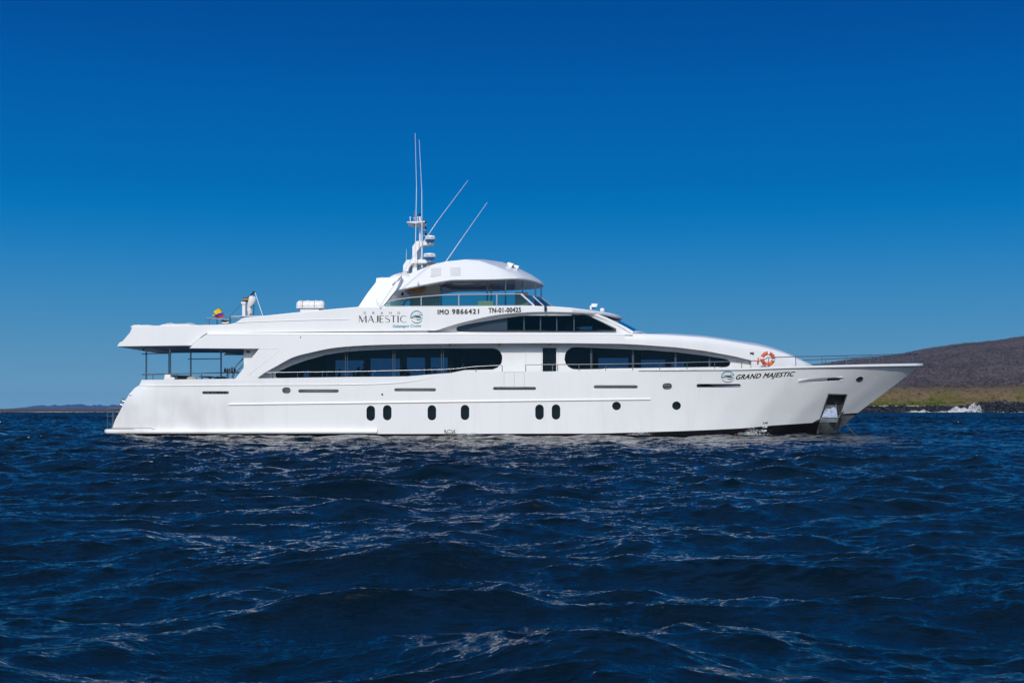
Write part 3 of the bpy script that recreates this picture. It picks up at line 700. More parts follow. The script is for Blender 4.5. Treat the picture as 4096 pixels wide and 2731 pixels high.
# windshield
ws = [[P(2380, 1256, 3.2), P(2420, 1272, 3.08), P(2463, 1291, 2.97), P(2500, 1310, 2.85), P(2530, 1327, 2.75)],
      [P(2420, 1262, 2.2), P(2455, 1276, 2.1), P(2490, 1292, 2.0), P(2520, 1307, 1.9), P(2543, 1321, 1.85)],
      [P(2445, 1263, 0), P(2475, 1279, 0), P(2505, 1294, 0), P(2533, 1309, 0), P(2562, 1323.5, 0)]]
MB().loft(ws).mirror().build('windshield', M['shield'], yacht, smooth=60)
wb_ = [[P(2526, 1327, 2.85), P(2530, 1334, 2.9)], [P(2543, 1321, 1.85), P(2560, 1331, 2.0)], [P(2560, 1322.5, 0), P(2590, 1336, 0)]]
MB().loft(wb_).mirror().build('windshield_base', M['white'], yacht, smooth=60)
# rounded white arm beside the windshield
mirror_copy(MB().tube([P(2372, 1256, 3.24), P(2420, 1274, 3.12), P(2463, 1294, 3.0), P(2500, 1313, 2.88), P(2530, 1330, 2.78)], .085, 10).build('windshield_arm', M['white'], yacht, smooth=70))

# ---- flybridge pylon and hardtop --------------------------------
py_ = [(1428, 1231, 3.78), (1436, 1222, 3.74), (1455, 1193, 3.55), (1469, 1172, 3.42), (1503, 1128, 3.15), (1504, 1115, 3.08), (1508, 1111, 3.06), (1519, 1110.5, 3.05), (1557, 1109, 3.04), (1607, 1107, 3.02), (1608, 1120, 3.08), (1596, 1146, 3.2), (1580, 1166, 3.34), (1560, 1190, 3.5), (1540, 1216, 3.68), (1538, 1224, 3.74), (1545, 1230, 3.78)]
MB().prism([P(*q) for q in py_], (0, .45, 0)).build('flybridge_pylon', M['white'], yacht, bevel=0.05, smooth=35)
mirror_copy([o for o in yacht.children if o.name.startswith('flybridge_pylon')][0])
MB().box((P(1505, 0, 3.05).x, YC - 2.9, P(0, 1128, 3.05).z), (P(1610, 0, 3.05).x, YC + 2.9, P(0, 1110, 3.05).z)).build('pylon_bridge', M['white'], yacht)
slab([(1520, 1109), (1536, 1108.5), (1536, 1113), (1520, 1113)], 3.0, .3).build('vent', M['greygrille'], yacht)
HT_B = [(1570, 1168, 3.12), (1640, 1153, 3.12), (1706, 1140, 3.12), (1760, 1130, 3.12), (1806, 1123, 3.12), (1900, 1121.5, 3.12), (1980, 1120.5, 3.12), (2030, 1118.5, 3.1), (2070, 1117.5, 3.0), (2100, 1119, 2.78), (2130, 1124, 2.3), (2155, 1132.5, 1.55), (2170, 1139.5, .8), (2176, 1144, 0.01)]
HT_R = [(1578, 1112, 2.75), (1630, 1098, 2.5), (1687, 1075, 2.3), (1725, 1060, 2.15), (1783, 1046, 2.05), (1860, 1038, 1.9), (1920, 1043, 1.9), (1985, 1066, 2.15), (2050, 1093, 2.5), (2090, 1107, 2.45), (2124, 1116, 2.1), (2152, 1126, 1.45), (2168, 1134, .75), (2175.5, 1139, 0.01)]
HT_C = [(1640, 1116, 0), (1690, 1100, 0), (1730, 1084, 0), (1770, 1068, 0), (1815, 1056, 0), (1885, 1043, 0), (1945, 1039.5, 0), (2010, 1048, 0), (2060, 1066, 0), (2090, 1081, 0), (2125, 1098, 0), (2152, 1115, 0), (2168, 1129, 0), (2175.5, 1138, 0)]
def mixp(a, b, t, lift=0.0): return tuple(a[i] + (b[i] - a[i]) * t for i in range(3))
hr = []
hr.append([Vector((P(*q).x - .2, YC, P(*q).z + .14)) for q in HT_B])
hr.append([Vector((P(*q).x - .1, YC - max(q[2] - .45, 0), P(*q).z + .08)) for q in HT_B])
hr.append([Vector((P(*q).x, YC - max(q[2] - .06, 0), P(*q).z - .0)) for q in HT_B])
hr.append([P(*q) + Vector((0, 0, .05)) for q in HT_B])
hr.append([P(*mixp(a, b, .5)) + Vector((0, -.03, 0)) for a, b in zip(HT_B, HT_R)])
hr.append([P(*a) for a in HT_R])
hr.append([(P(*a) * .5 + P(*c) * .5) + Vector((0, 0, .05)) for a, c in zip(HT_R, HT_C)])
hr.append([P(*q) for q in HT_C])
hard = MB().loft(hr); hard.mirror(); hardtop = hard.build('hardtop', M['white'], yacht, smooth=14)
# louvred vents
for x0, x1, y0, y1 in ((1722, 1767, 1071, 1106), (1798, 1844, 1069, 1103.5)):
    xm = (x0 + x1) / 2; by_, ty_, tb_ = interp([(q[0], q[1]) for q in HT_B], xm), interp([(q[0], q[1]) for q in HT_R], xm), interp([(q[0], q[2]) for q in HT_R], xm)
    vb = lambda y: 3.12 + (tb_ - 3.12) * (by_ - y) / (by_ - ty_) + .07
    fm = MB().prism([P(x0, y0, vb(y0)), P(x1, y0 - 1, vb(y0)), P(x1, y1 - 1, vb(y1)), P(x0, y1, vb(y1))], (0, .05, 0))
    vo = fm.build('vent', M['plain'], yacht, bevel=.01)
    for k in range(8):
        y = y0 + 3 + (y1 - y0 - 4) * k / 7.5
        MB().prism([P(x0 + 2.5, y, vb(y) + .012), P(x1 - 2.5, y - 1, vb(y) + .012), P(x1 - 2.5, y + 1.4, vb(y) + .012), P(x0 + 2.5, y + 2.4, vb(y) + .012)], (0, .02, 0)).build('slat_gap', M['slat'], vo)
MB().lathe([(.05, -.1), (.06, 0), (.01, .03)], P(1672, 1130, 3.2), 'y', 12).build('camera_dome', M['plain'], yacht)
# ceiling lining, ring lamp, fittings under the hardtop
cl = MB(); zz = P(1900, 1118, 3.1).z
cl.box((P(1740, 0, 3).x, YC - 2.4, zz + .0), (P(2060, 0, 3).x, YC + 2.4, zz + .06)); cl.build('hardtop_ceiling', M['ceil'], yacht)
rg = [(P(1880, 0, 0).x + 1.5 * math.cos(a), YC + .2 + 1.2 * math.sin(a), zz - .02) for a in frange(0, 2 * math.pi, 33)]
MB().tube(rg, .02, 6).build('ceiling_ring', M['steel'], yacht)
for x, bq in ((1815, .8), (1840, -.3)): MB().lathe([(.07, -.015), (.07, 0.0)], Vector((P(x, 0, bq).x, YC - bq, zz - .005)), 'z', 12).build('ceiling_lamp', M['yellow'], yacht)
MB().box((P(1640, 0, 1).x, YC - 1.1, zf), (P(1760, 0, 1).x, YC + 1.1, P(0, 1120, 1).z)).build('mast_trunk', M['ceil'], yacht)
MB().prism([P(1616, 1160, 1.6), P(1640, 1152, 1.6), P(1700, 1150, 1.6), P(1690, 1165, 1.6), P(1668, 1172, 1.6)], (0, 2.2, 0)).build('ceiling_panel', M['wood'], yacht)
MB().tube([P(1612, 1170, 1.8), P(1608, 1182, 1.8)], .06, 8).build('spot_lamp', M['dark'], yacht)
for x, bq in ((1949, 1.2), (1965, -.4), (2022, 2.7), (2090, 1.0), (2142, 2.0), (2165, .9)):
    MB().tube([P(x, 1115 if x < 2100 else 1128, bq), P(x, 1226, bq)], .042, 10).build('hardtop_pillar', M['steel'], yacht)
# glass guard rail round the flybridge
RT = [(1545, 1211), (1591, 1198), (1640, 1191), (1683, 1187), (1764, 1181), (1832, 1179), (2000, 1177), (2084, 1176)]
rg_ = [[P(x, 1226, 3.70) for x, y in RT], [P(x, y, 3.70) for x, y in RT]]
rg_[0][-1] = P(2137, 1223, 3.7)
gr = MB().loft(rg_).build('guard_glass', M['railglass'], yacht)
mirror_copy(gr)
gr2 = MB(); gr2.tube([P(x, y, 3.70) for x, y in RT], .03, 8); gr2.tube([P(1545, 1226, 3.70), P(2137, 1223, 3.70)], .03, 8)
mirror_copy(gr2.build('guard_rail', M['grey'], yacht))
for x in (1685, 1835, 1987): MB().box(P(x - 2.5, 1226, 3.73), P(x + 2.5, interp(RT, x), 3.67)).build('guard_post', M['grey'], yacht)
MB().tube([P(2084, 1176, 3.70), P(2137, 1223, 3.72)], .045, 8).build('guard_post', M['plain'], yacht)
fw = [[P(2084, 1176, 3.7), P(2137, 1222, 3.7)], [P(2130, 1183, 2.7), P(2175, 1224, 2.9)], [P(2164, 1190, 1.2), P(2212, 1226, 1.2)], [P(2170, 1192, 0), P(2220, 1228, 0)]]
wsg = MB().loft(fw).mirror().build('flybridge_windscreen', M['glass'], yacht)
for a, b in (((2130, 1183, 2.7), (2175, 1224, 2.9)), ((2164, 1190, 1.2), (2212, 1226, 1.2))): MB().tube([P(*a), P(*b)], .028, 8).build('windscreen_post', M['grey'], wsg)
MB().tube([P(*q) for q in ((2084, 1176, 3.7), (2130, 1183, 2.7), (2164, 1190, 1.2), (2170, 1192, 0))], .03, 8).mirror().build('windscreen_rail', M['grey'], wsg)
MB().box(P(2060, 1228, 1.3), P(2110, 1176, .2)).build('helm_console', M['ceil'], yacht)
# navigation light, roof lamps
nl = MB().box(P(2177, 1241, 3.95), P(2187, 1225, 3.8)).build('navigation_light', M['dark'], yacht, bevel=.01)
MB().lathe([(.05, -.06), (.05, .06)], P(2182, 1231, 3.98), 'z', 10).build('light_lens', mat('green lens', (.01, .05, .03), .2), nl)
s1 = MB(); s1.tube([P(2363, 1238, 2.6), P(2363, 1222, 2.6)], .05, 10); s1.tube([P(2363, 1224, 2.6), P(2378, 1228, 2.6)], .03, 8); s1.build('search_light', M['plain'], yacht)
MB().prism([P(2366, 1214, 2.6), P(2391, 1215, 2.6), P(2386, 1228, 2.6), P(2365, 1225, 2.6)], (0, .2, .02)).build('satellite_panel', M['plain'], yacht, bevel=.01)
MB().tube([P(2375, 1228, 2.5), P(2375, 1234, 2.5)], .06, 8).build('panel_bracket', M['dark'], yacht)
MB().lathe([(.11, 0), (.12, .08), (.10, .15), (.02, .165)], P(2409, 1245, 2.4), 'z', 18).build('antenna_dome', M['plain'], yacht)
for (a, c, r0, r1) in (((2030, 1052, .9), (2048, 1066, .9), .06, .19), ((2055, 1062, .9), (2072, 1072, .9), .05, .13)):
    hnn = MB().tube([P(*mixp(a, c, t)) for t in (0, .3, .7, 1)], r0, 14, True, r1); hnn.build('horn', M['plain'], yacht)
slab([(2050, 1056), (2061, 1058), (2060, 1072), (2049, 1070)], .9, .12).build('horn_bracket', M['darkgrey'], yacht)

# ---- mast --------------------------------------------------------
MBb = 0.6
mast = MB()
mast.prism([P(1649, 1090, 1.1), P(1649, 986, 1.1), P(1665, 964, 1.1), P(1727, 963.5, 1.1), P(1735, 970, 1.1), P(1733, 976, 1.1), P(1692, 983, 1.1), P(1676, 990, 1.1), P(1668, 1006, 1.1), P(1668, 1090, 1.1)], (0, .6, 0))
mast.build('mast', M['plain'], yacht, bevel=.03)
MB().prism([P(1612, 1086, 1.4), P(1612, 1062, 1.4), P(1626, 1039, 1.4), P(1700, 1038, 1.4), P(1704, 1036, 1.4), P(1714, 1046, 1.4), P(1704, 1052, 1.4), P(1650, 1053, 1.4), P(1636, 1070, 1.4), P(1632, 1086, 1.4)], (0, 1.6, 0)).build('mast_arm', M['plain'], yacht, bevel=.03)
for pts_, r_ in (([(1680, 1085, .5), (1680, 866, .5)], .05), ([(1687.5, 1070, 1.2), (1688.5, 885, 1.2)], .035), ([(1671, 1085, 0), (1671, 980, 0)], .05), ([(1656, 1080, .2), (1656, 1050, .2)], .06), ([(1700, 1080, .3), (1700, 1040, .3)], .06)):
    MB().tube([P(*q) for q in pts_], r_, 8).build('mast_pole', M['plain'], yacht)
MB().prism([P(1627, 887, 1.2), P(1700, 884, 1.2), P(1700, 888, 1.2), P(1660, 893, 1.2), P(1627, 890, 1.2)], (0, 1.4, 0)).build('crosstree', M['plain'], yacht, bevel=.01)
MB().box(P(1656, 903, .9), P(1663, 890, .6)).build('junction_box', M['grey'], yacht)
for x, y, m_ in ((1678.5, 860, 'dark'), (1702, 889, 'darkgrey'), (1703, 912, 'red'), (1703, 936, 'red')):
    MB().lathe([(.05, -.07), (.055, -.05), (.045, .05), (.05, .06), (.02, .08)], P(x, y, .9 if x > 1690 else .5), 'z', 12).build('mast_light', M[m_], yacht)
for y in (896, 919, 943): MB().tube([P(1686, y, .9), P(1706, y, .9)], .015, 6).build('light_bracket', M['plain'], yacht)
for x, y in ((1641, 876), (1657, 878), (1671, 876)):
    MB().lathe([(.02, -.12), (.02, .05), (.045, .06), (.045, .1), (.01, .12)], P(x, y, .8), 'z', 10).build('gps_antenna', M['plain'], yacht)
MB().tube([P(1657, 886, 1.0), P(1657.5, 845, 1.0)], .01, 6).build('thin_antenna', M['orange'], yacht)
def radome(px, py, b, r):
    c = P(px, py, b)
    o = MB().lathe([(r * .72, -.10), (r * .97, -.02), (r, .03), (r * .985, .13), (r * .9, .17), (r * .5, .19), (.02, .195)], c, 'z', 32).build('radome', M['plain'], yacht, smooth=50)
    MB().lathe([(r * .5, -.17), (r * .74, -.125), (r * .985, -.03), (r * .99, -.022)], c, 'z', 32).build('radome_base', M['blueplastic'], o)
    MB().lathe([(.07, -.24), (.07, -.16)], c, 'z', 12).build('radome_foot', M['plain'], o)
    return o, c
rad1 = radome(1721, 957, 1.2, .26); rad2 = radome(1718.5, 1028, 1.4, .315)
# whip antennas
for base, joint, tip in (((1660, 1086, 1.9), (1666, 752, 1.9), (1660.6, 533, 1.9)), ((1688, 985, 1.3), (1687, 764, 1.3), (1676.7, 558, 1.3)), ((1517, 1228, 3.95), (1751, 883, 3.6), (1872, 722, 3.45)), ((1784, 1046, 2.0), (1844, 959, 2.0), (1949, 810, 2.0)), ((1625, 1100, 2.2), (1625, 1050, 2.2), (1625.5, 997, 2.2))):
    a, j, t_ = P(*base), P(*joint), P(*tip)
    big = .021 if base[0] != 1625 else .015
    o = MB().tube([a, j], big, 8, True, big * .8).build('whip_antenna', M['plain'], yacht)
    MB().tube([j, (j + t_) / 2, t_], .013, 6, True, .008).build('whip_tip', M['plain'], o)
MB().tube([P(1570, 1140, 3.9), P(1580, 1130, 3.7), P(1597, 1118, 3.3), P(1607, 1105, 3.1)], .03, 6).build('antenna_bracket', M['grey'], yacht)
MB().tube([P(1508, 1191, 3.9), P(1505, 1203, 3.9), P(1510, 1214, 3.9), P(1522, 1215, 3.9)], .012, 5).build('cable', M['plain'], yacht)
MB().box(P(1704, 1075, 1.2), P(1760, 1057, .4)).build('equipment_box', M['ceil'], yacht, bevel=.02)
MB().tube([P(1623, 1040, 1.2), P(1647, 1005, 1.0)], .008, 5).build('stay', M['dark'], yacht)

# ---- handrails ---------------------------------------------------
def rail(curve, posts, boff=-0.07, r=.022):
    def RP(x, y): return P(x, y, interp(BS, x) + boff)
    o = MB().tube([RP(x, y) for x, y in curve], r, 8).build('handrail', M['steel'], yacht, smooth=60)
    for x, yt in posts:
        MB().tube([RP(x, interp(SHEER, x) - 0), RP(x, yt)], r * .85, 8).build('rail_post', M['steel'], o)
    return o
c1 = [(1061, 1490.5), (1109, 1489), (1400, 1486), (1614, 1481), (1763, 1478), (1813, 1475), (1905, 1465), (2000, 1461), (2009, 1461)]
rail(c1, [(x, interp(c1, x)) for x in (1090, 1190, 1290, 1390.6, 1492, 1595, 1697, 1800, 1904, 2009)])
c2 = [(2101, 1458.5), (2321, 1457), (2500, 1455), (2639, 1452), (2783, 1448), (2966, 1445), (3002, 1443), (3043, 1443.5), (3059, 1438), (3069, 1430), (3187, 1426), (3288, 1425), (3386, 1422.5), (3480, 1420), (3570, 1417), (3650, 1415), (3663, 1417)]
p2 = [(x, interp(c2, x)) for x in (2103, 2210, 2316, 2423, 2531, 2639, 2747.5, 2858, 2967, 3075, 3183, 3287, 3386, 3480, 3567, 3649)]
hr2 = rail(c2, p2)
# far rail of the bow: mirror the forward stretch
fmb = MB(); fmb.tube([P(x, y, interp(BS, x) - .07) for x, y in c2[9:]] , .022, 8)
fmb.v = [Vector((p.x, 2 * YC - p.y, p.z)) for p in fmb.v]; fr_ = fmb.build('handrail', M['darkgrey'], yacht, smooth=60)
for x, yt in p2[9:]:
    q = MB().tube([P(x, interp(SHEER, x), interp(BS, x) - .07), P(x, yt, interp(BS, x) - .07)], .018, 8); q.v = [Vector((p.x, 2 * YC - p.y, p.z)) for p in q.v]
    q.build('rail_post', M['steel'], fr_)
MB().tube([P(3662, 1416, .45), Vector((P(3672, 1417, 0).x, YC, P(3672, 1417, 0).z)), Vector((P(3662, 1416, .45).x, YC + .45, P(3662, 1416, .45).z))], .03, 8).build('bow_rail_end', M['darkgrey'], yacht)
# fittings seen in the forward slot
MB().box(P(3312, 1526, 1.72), P(3372, 1510, 1.5)).build('windlass', M['darkgrey'], yacht, bevel=.05)
MB().box(P(3150, 1540, 1.6), P(3330, 1490, 1.4)).build('foredeck_locker', M['plain'], yacht)

# ---- aft deck ----------------------------------------------------
for x, bq in ((585, 2.2), (681, 2.2), (676, -2.2), (763, -2.2), (884, -1.2)):
    MB().tube([P(x, 1386 if bq > 0 else 1400, bq), Vector((P(x, 1500, bq).x, YC - bq, zdeck))], .045 if bq > 0 else .045, 12).build('deck_pillar', M['steel'], yacht)
for a, b, bq in (((567, 1497), (958, 1489), 2.25), ((567, 1415), (676, 1413), 2.25), ((568, 1498), (676, 1496), -2.2), ((751, 1436), (884, 1434.5), -2.2)):
    MB().tube([P(*a, bq), P(*b, bq)], .022, 8).build('deck_rail', M['darkgrey'], yacht)
for x in (612, 708, 806, 908): MB().tube([P(x, 1522, 3.2), P(x, 1496, 3.2)], .025, 8).build('rail_post', M['steel'], yacht)
for a, b in (((1007, 1397), (905, 1505)), ((1007, 1425), (926, 1507))): MB().tube([P(*a, 2.9), P(*b, 2.9)], .028, 8).build('stair_rail', M['steel'], yacht)
MB().box(P(985, 1410, 3.42), P(1000, 1404, 3.34)).build('wall_lamp', M['dark'], yacht)
MB().box(P(570, 1403, 2.8), P(581, 1395, 2.6)).build('deck_speaker', M['dark'], yacht)

# upper deck rail, posts
ur = MB()
ur.tube([P(825, 1298, 3.6), P(825, 1272, 3.6), P(888, 1277, 3.6), P(915, 1279, 3.6)], .022); ur.tube([P(868, 1277, 3.6), P(868, 1299, 3.6)], .03); ur.tube([P(837, 1273, 2.2), P(837, 1300, 2.2)], .02)
ur.build('stern_rail', M['steel'], yacht)
ur2 = MB(); ur2.tube([P(919, 1266, 3.6), P(1045, 1264, 3.5)], .03); ur2.tube([P(923, 1270, 3.6), P(958, 1269.5, 3.6), P(966, 1274, 3.6)], .02); ur2.tube([P(921, 1264, 3.6), P(921, 1294, 3.6)], .035)
ur2.build('davit_rail', M['steel'], yacht)
# davit crane
dv = MB().box(P(968, 1268, 3.0), P(989, 1214, 2.5)).build('davit_column', M['plain'], yacht, bevel=.03)
MB().box(P(965, 1216, 3.05), P(992, 1211, 2.4)).build('davit_cap', M['plain'], dv)
MB().lathe([(.12, -.17), (.12, .17)], P(985, 1200, 2.8), 'x', 14).build('winch_drum', mat('bronze drum', (.12, .08, .03), .4, .6), dv)
MB().tube([P(992, 1190, 2.8), P(1003, 1182, 2.8), P(1018, 1166, 2.8)], .035, 8, True, .06).build('davit_boom', mat('blue boom', (.01, .03, .10), .4), dv)
for a, b in (((1018, 1168), (1016, 1262)), ((1014, 1180), (1014, 1262)), ((967, 1213), (917, 1268)), ((1006, 1215), (1003, 1262))): MB().tube([P(*a, 2.8), P(*b, 2.8)], .01, 5).build('davit_line', M['dark'], dv)
MB().tube([P(1020, 1170, 2.8), P(1051, 1263, 3.2)], .018, 6).build('davit_stay', M['plain'], dv)

# ---- lettering ---------------------------------------------------
def text_pts(s, bold=0.0, shear=0.0, space=1.0):
    cu = bpy.data.curves.new('t', 'FONT'); cu.body = s; cu.size = 1.0; cu.offset = bold; cu.shear = shear; cu.space_character = space
    cu.resolution_u = 3; o = bpy.data.objects.new('t', cu); C.objects.link(o)
    dg = bpy.context.evaluated_depsgraph_get(); dg.update(); me = bpy.data.meshes.new_from_object(o.evaluated_get(dg))
    v = [(p.co.x, p.co.y) for p in me.vertices]; f = [tuple(p.vertices) for p in me.polygons]
    bpy.data.objects.remove(o); bpy.data.curves.remove(cu); bpy.data.meshes.remove(me)
    return v, f
def letters(name, s, x0, x1, ybase, ytop, place, m, parent, ybase1=None, ytop1=None, **kw):
    """fit a string: x0..x1, baseline ybase and cap height ytop (both may change to ...1 at the right end)"""
    bold = kw.pop('bold', 0); v0, f0 = text_pts(s, **kw); v, f = [], []
    for k, (ox, oy) in enumerate([(0, 0)] if not bold else [(-bold, -bold * .5), (bold, -bold * .5), (-bold, bold * .5), (bold, bold * .5)]):
        n = len(v); v += [(x + ox, y + oy) for x, y in v0]; f += [tuple(i + n for i in q) for q in f0]
    nv0 = len(v0); xs = [p[0] for p in v]; a, b = min(xs), max(xs)
    cv, _ = text_pts('H'); ch = max(p[1] for p in cv)
    mb = MB(); yb1 = ybase if ybase1 is None else ybase1; yt1 = ytop if ytop1 is None else ytop1; vv = []
    for i_, (x, y) in enumerate(v):
        t = (x - a) / (b - a); yb = ybase + (yb1 - ybase) * t; yt = ytop + (yt1 - ytop) * t
        vv.append(place(x0 + (x1 - x0) * t, yb + (yt - yb) * y / ch) - Vector((0, .0015 * (i_ // nv0), 0)))
    mb.add(vv, f); return mb.build(name, m, parent, smooth=0, merge=False)
onU = lambda x, y: P(x, y, UB + .012)
onH = lambda x, y: HP(x, y, .012)
for ch_, a, b in (('G', 1454, 1464), ('R', 1490, 1498.5), ('A', 1522.5, 1532.5), ('N', 1557, 1567), ('D', 1590.5, 1600.5)):
    letters('lettering', ch_, a, b, 1256, 1247, onU, M['inkgrey'], yacht)
letters('lettering', 'Galapagos Cruise', 1570.7, 1683.8, 1309.3, 1298.6, onU, M['teal'], yacht, 1307.3, 1297, bold=.012, shear=.25)
letters('lettering', 'IMO', 1750, 1796, 1257, 1238.8, onU, M['inkgrey'], yacht, bold=.045, space=1.16)
letters('lettering', '9866421', 1808, 1916.6, 1256, 1237, onU, M['inkgrey'], yacht, 1254.7, 1236, bold=.045, space=1.24)
letters('lettering', 'TN-01-00425', 1953.6, 2084.5, 1250.8, 1232, onU, M['inkgrey'], yacht, 1248, 1229.6, bold=.042, space=1.08)
letters('lettering', 'GRAND MAJESTIC', 2943, 3180.6, 1517.5, 1498.5, onH, M['ink'], yacht, 1503, 1485.5, bold=.03, shear=.5, space=1.1)
letters('draught_mark', '2.40', 3050, 3070.6, 1694, 1687, onH, M['inkgrey'], yacht, bold=.03, shear=.2)
letters('draught_mark', '2.20', 3047.5, 3068.5, 1709.5, 1703, lambda x, y: HP(x, min(y, 1699), .02) + Vector((0, 0, -(max(y, 1699) - 1699) * .0128)), M['plain'], yacht, bold=.05, shear=.2)
letters('draught_mark', '2.00', 3045, 3067, 1725, 1718.5, lambda x, y: HP(x, min(y, 1699), -.01) + Vector((0, -.03, -(max(y, 1699) - 1699) * .0128)), M['plain'], yacht, bold=.05, shear=.2)
letters('load_mark', 'R', 1777.5, 1784.5, 1727, 1719, onH, M['ink'], yacht, bold=.05)
letters('load_mark', 'E', 1814.5, 1820.5, 1727, 1719, onH, M['ink'], yacht, bold=.05)
lm = MB(); lm.tube([HP(1777, 1730, .01), HP(1822, 1730, .01)], .013, 5)
lmp = [HP(1799 + 12 * math.cos(a), min(1729.5 + 11 * math.sin(a), 1734), .01) + Vector((0, 0, -max(0, 11 * math.sin(a) - 4.5) * .0125)) for a in frange(0, 2 * math.pi, 25)]
lm.tube(lmp, .013, 5, False); lm.build('load_mark', M['ink'], yacht)
# flared capitals, drawn as strokes of uneven width
T_, t_ = .165, .055
def ribbon(mb, pts, ws, place):
    n = len(pts); L_, R_ = [], []
    for i, (x, y) in enumerate(pts):
        a, b = pts[max(i - 1, 0)], pts[min(i + 1, n - 1)]; dx, dy = b[0] - a[0], b[1] - a[1]; l = math.hypot(dx, dy) or 1
        nx_, ny_ = -dy / l, dx / l; wd = ws[i] / 2; L_.append(place(x + nx_ * wd, y + ny_ * wd)); R_.append(place(x - nx_ * wd, y - ny_ * wd))
    mb.loft([L_, R_])
def arc(cx, cy, rx, ry, a0, a1, n=14): return [(cx + rx * math.cos(R(a)), cy + ry * math.sin(R(a))) for a in frange(a0, a1, n)]
GL = {
 'M': [([(.04, 0), (.10, 1)], t_), ([(.10, 1), (.52, .06)], T_), ([(.52, .06), (.97, 1)], t_), ([(.97, 1), (1.0, 0)], T_)],
 'A': [([(.0, 0), (.42, 1)], t_), ([(.42, 1), (.84, 0)], T_), ([(.16, .34), (.66, .34)], t_)],
 'J': [([(.42, 1), (.42, .15)], T_), (arc(.20, .18, .22, .18, 0, -120, 8), [.1, .08, .06, .05, .04, .04, .04, .04])],
 'E': [([(.08, 0), (.08, 1)], T_), ([(.08, .98), (.62, .98)], t_), ([(.08, .52), (.5, .52)], t_), ([(.08, .02), (.64, .02)], t_)],
 'S': [(arc(.33, .75, .25, .24, 30, 210, 10) + arc(.36, .25, .28, .24, 60, -150, 12), [.04] * 5 + [.06] * 3 + [.09] * 2 + [.12] * 3 + [.09] * 3 + [.05] * 6)],
 'T': [([(.43, 0), (.43, 1)], T_), ([(0, .98), (.86, .98)], t_)],
 'I': [([(.08, 0), (.08, 1)], T_)],
 'C': [(arc(.52, .5, .46, .49, 45, 315, 24), [.04] * 4 + [.06] * 3 + [.09] * 3 + [.12] * 4 + [.09] * 3 + [.06] * 3 + [.04] * 4)]}
mj = MB()
for ch_, a, b in (('M', 165, 308), ('A', 335, 448), ('J', 460, 530), ('E', 560, 645), ('S', 662, 750), ('T', 760, 875), ('I', 893, 915), ('C', 945, 1070)):
    xs = [q[0] for st, _ in GL[ch_] for q in st]; lo_, hi_ = min(xs), max(xs); lo_, hi_ = (lo_ - .04, hi_ + .04)
    if ch_ == 'I': lo_, hi_ = 0, .16
    k = 27.2
    def pf(x, y, a=a, lo_=lo_, hi_=hi_, b=b): return onU(1400 + (a + (b - a) * (x - lo_) / (hi_ - lo_)) / 4.704, 1289.5 - y * k)
    for st, ws in GL[ch_]:
        ribbon(mj, st, ws if hasattr(ws, '__len__') else [ws] * len(st), pf)
mj.build('lettering', M['inkgrey'], yacht, smooth=0, merge=False)
def emblem(cx, cy, rx, ry, place):
    def pf(x, y): return place(cx + rx * x, cy - ry * y)
    tl = MB(); bk = MB()
    ribbon(tl, arc(0, 0, .95, .95, 192, 20, 30), [.10 + .07 * math.sin(math.pi * i / 29) for i in range(30)], pf)
    ribbon(bk, arc(0, 0, .95, .95, 206, 335, 26), [.04 + .08 * math.sin(math.pi * i / 25) for i in range(26)], pf)
    def area(mb, up_, dn):
        mb.loft([[pf(*q) for q in up_], [pf(*q) for q in dn]])
    xs = frange(-.82, .72, 22)
    area(bk, [(x, .02 + .22 * math.sin(math.pi * (x + .82) / 1.6) ** .8) for x in xs], [(x, -.02 - .10 * math.sin(math.pi * max(0, (x + .2)) / .95) if x > -.2 else -.02 + .10 * (-.2 - x)) for x in xs])
    area(bk, [(x, .34 + .10 * math.cos(1.3 * (x - .3))) for x in frange(-.7, .6, 14)], [(x, .31 + .10 * math.cos(1.35 * (x - .3))) for x in frange(-.7, .6, 14)])
    area(bk, [(x, .20 + .16 * (1 - (x - .3) ** 2)) for x in frange(.3, .98, 10)], [(x, .13 + .17 * (1 - (x - .3) ** 2)) for x in frange(.3, .98, 10)])
    xs = frange(-.95, .95, 26)
    area(tl, [(x, -.12 - .20 * math.sin((x + .5) * 2.4) ) for x in xs], [(x, -.20 - .34 * math.exp(-((x - .25) / .42) ** 2)) for x in xs])
    bk.build('emblem', M['inkgrey'], yacht, smooth=0, merge=False); tl.build('emblem', M['teal'], yacht, smooth=0, merge=False)
emblem(1666.8, 1268, 25.3, 25.3, onU)
emblem(2911, 1507, 27, 22.5, onH)
for (o, c), r in ((rad1, .26), (rad2, .315)):
    def onR(x, y, c=c, r=r):
        a = x / r; return c + Vector(((r + .006) * math.sin(a), -(r + .006) * math.cos(a), y))
    v, f = text_pts('FURUNO', .02); xs = [p[0] for p in v]; lo_, hi_ = min(xs), max(xs)
    MB().add([onR((x - lo_) / (hi_ - lo_) * r * 1.3 - r * .65, .035 + y * .09) for x, y in v], f).build('radome_lettering', mat('blue print', (.02, .06, .25), .5), o, smooth=0, merge=False)

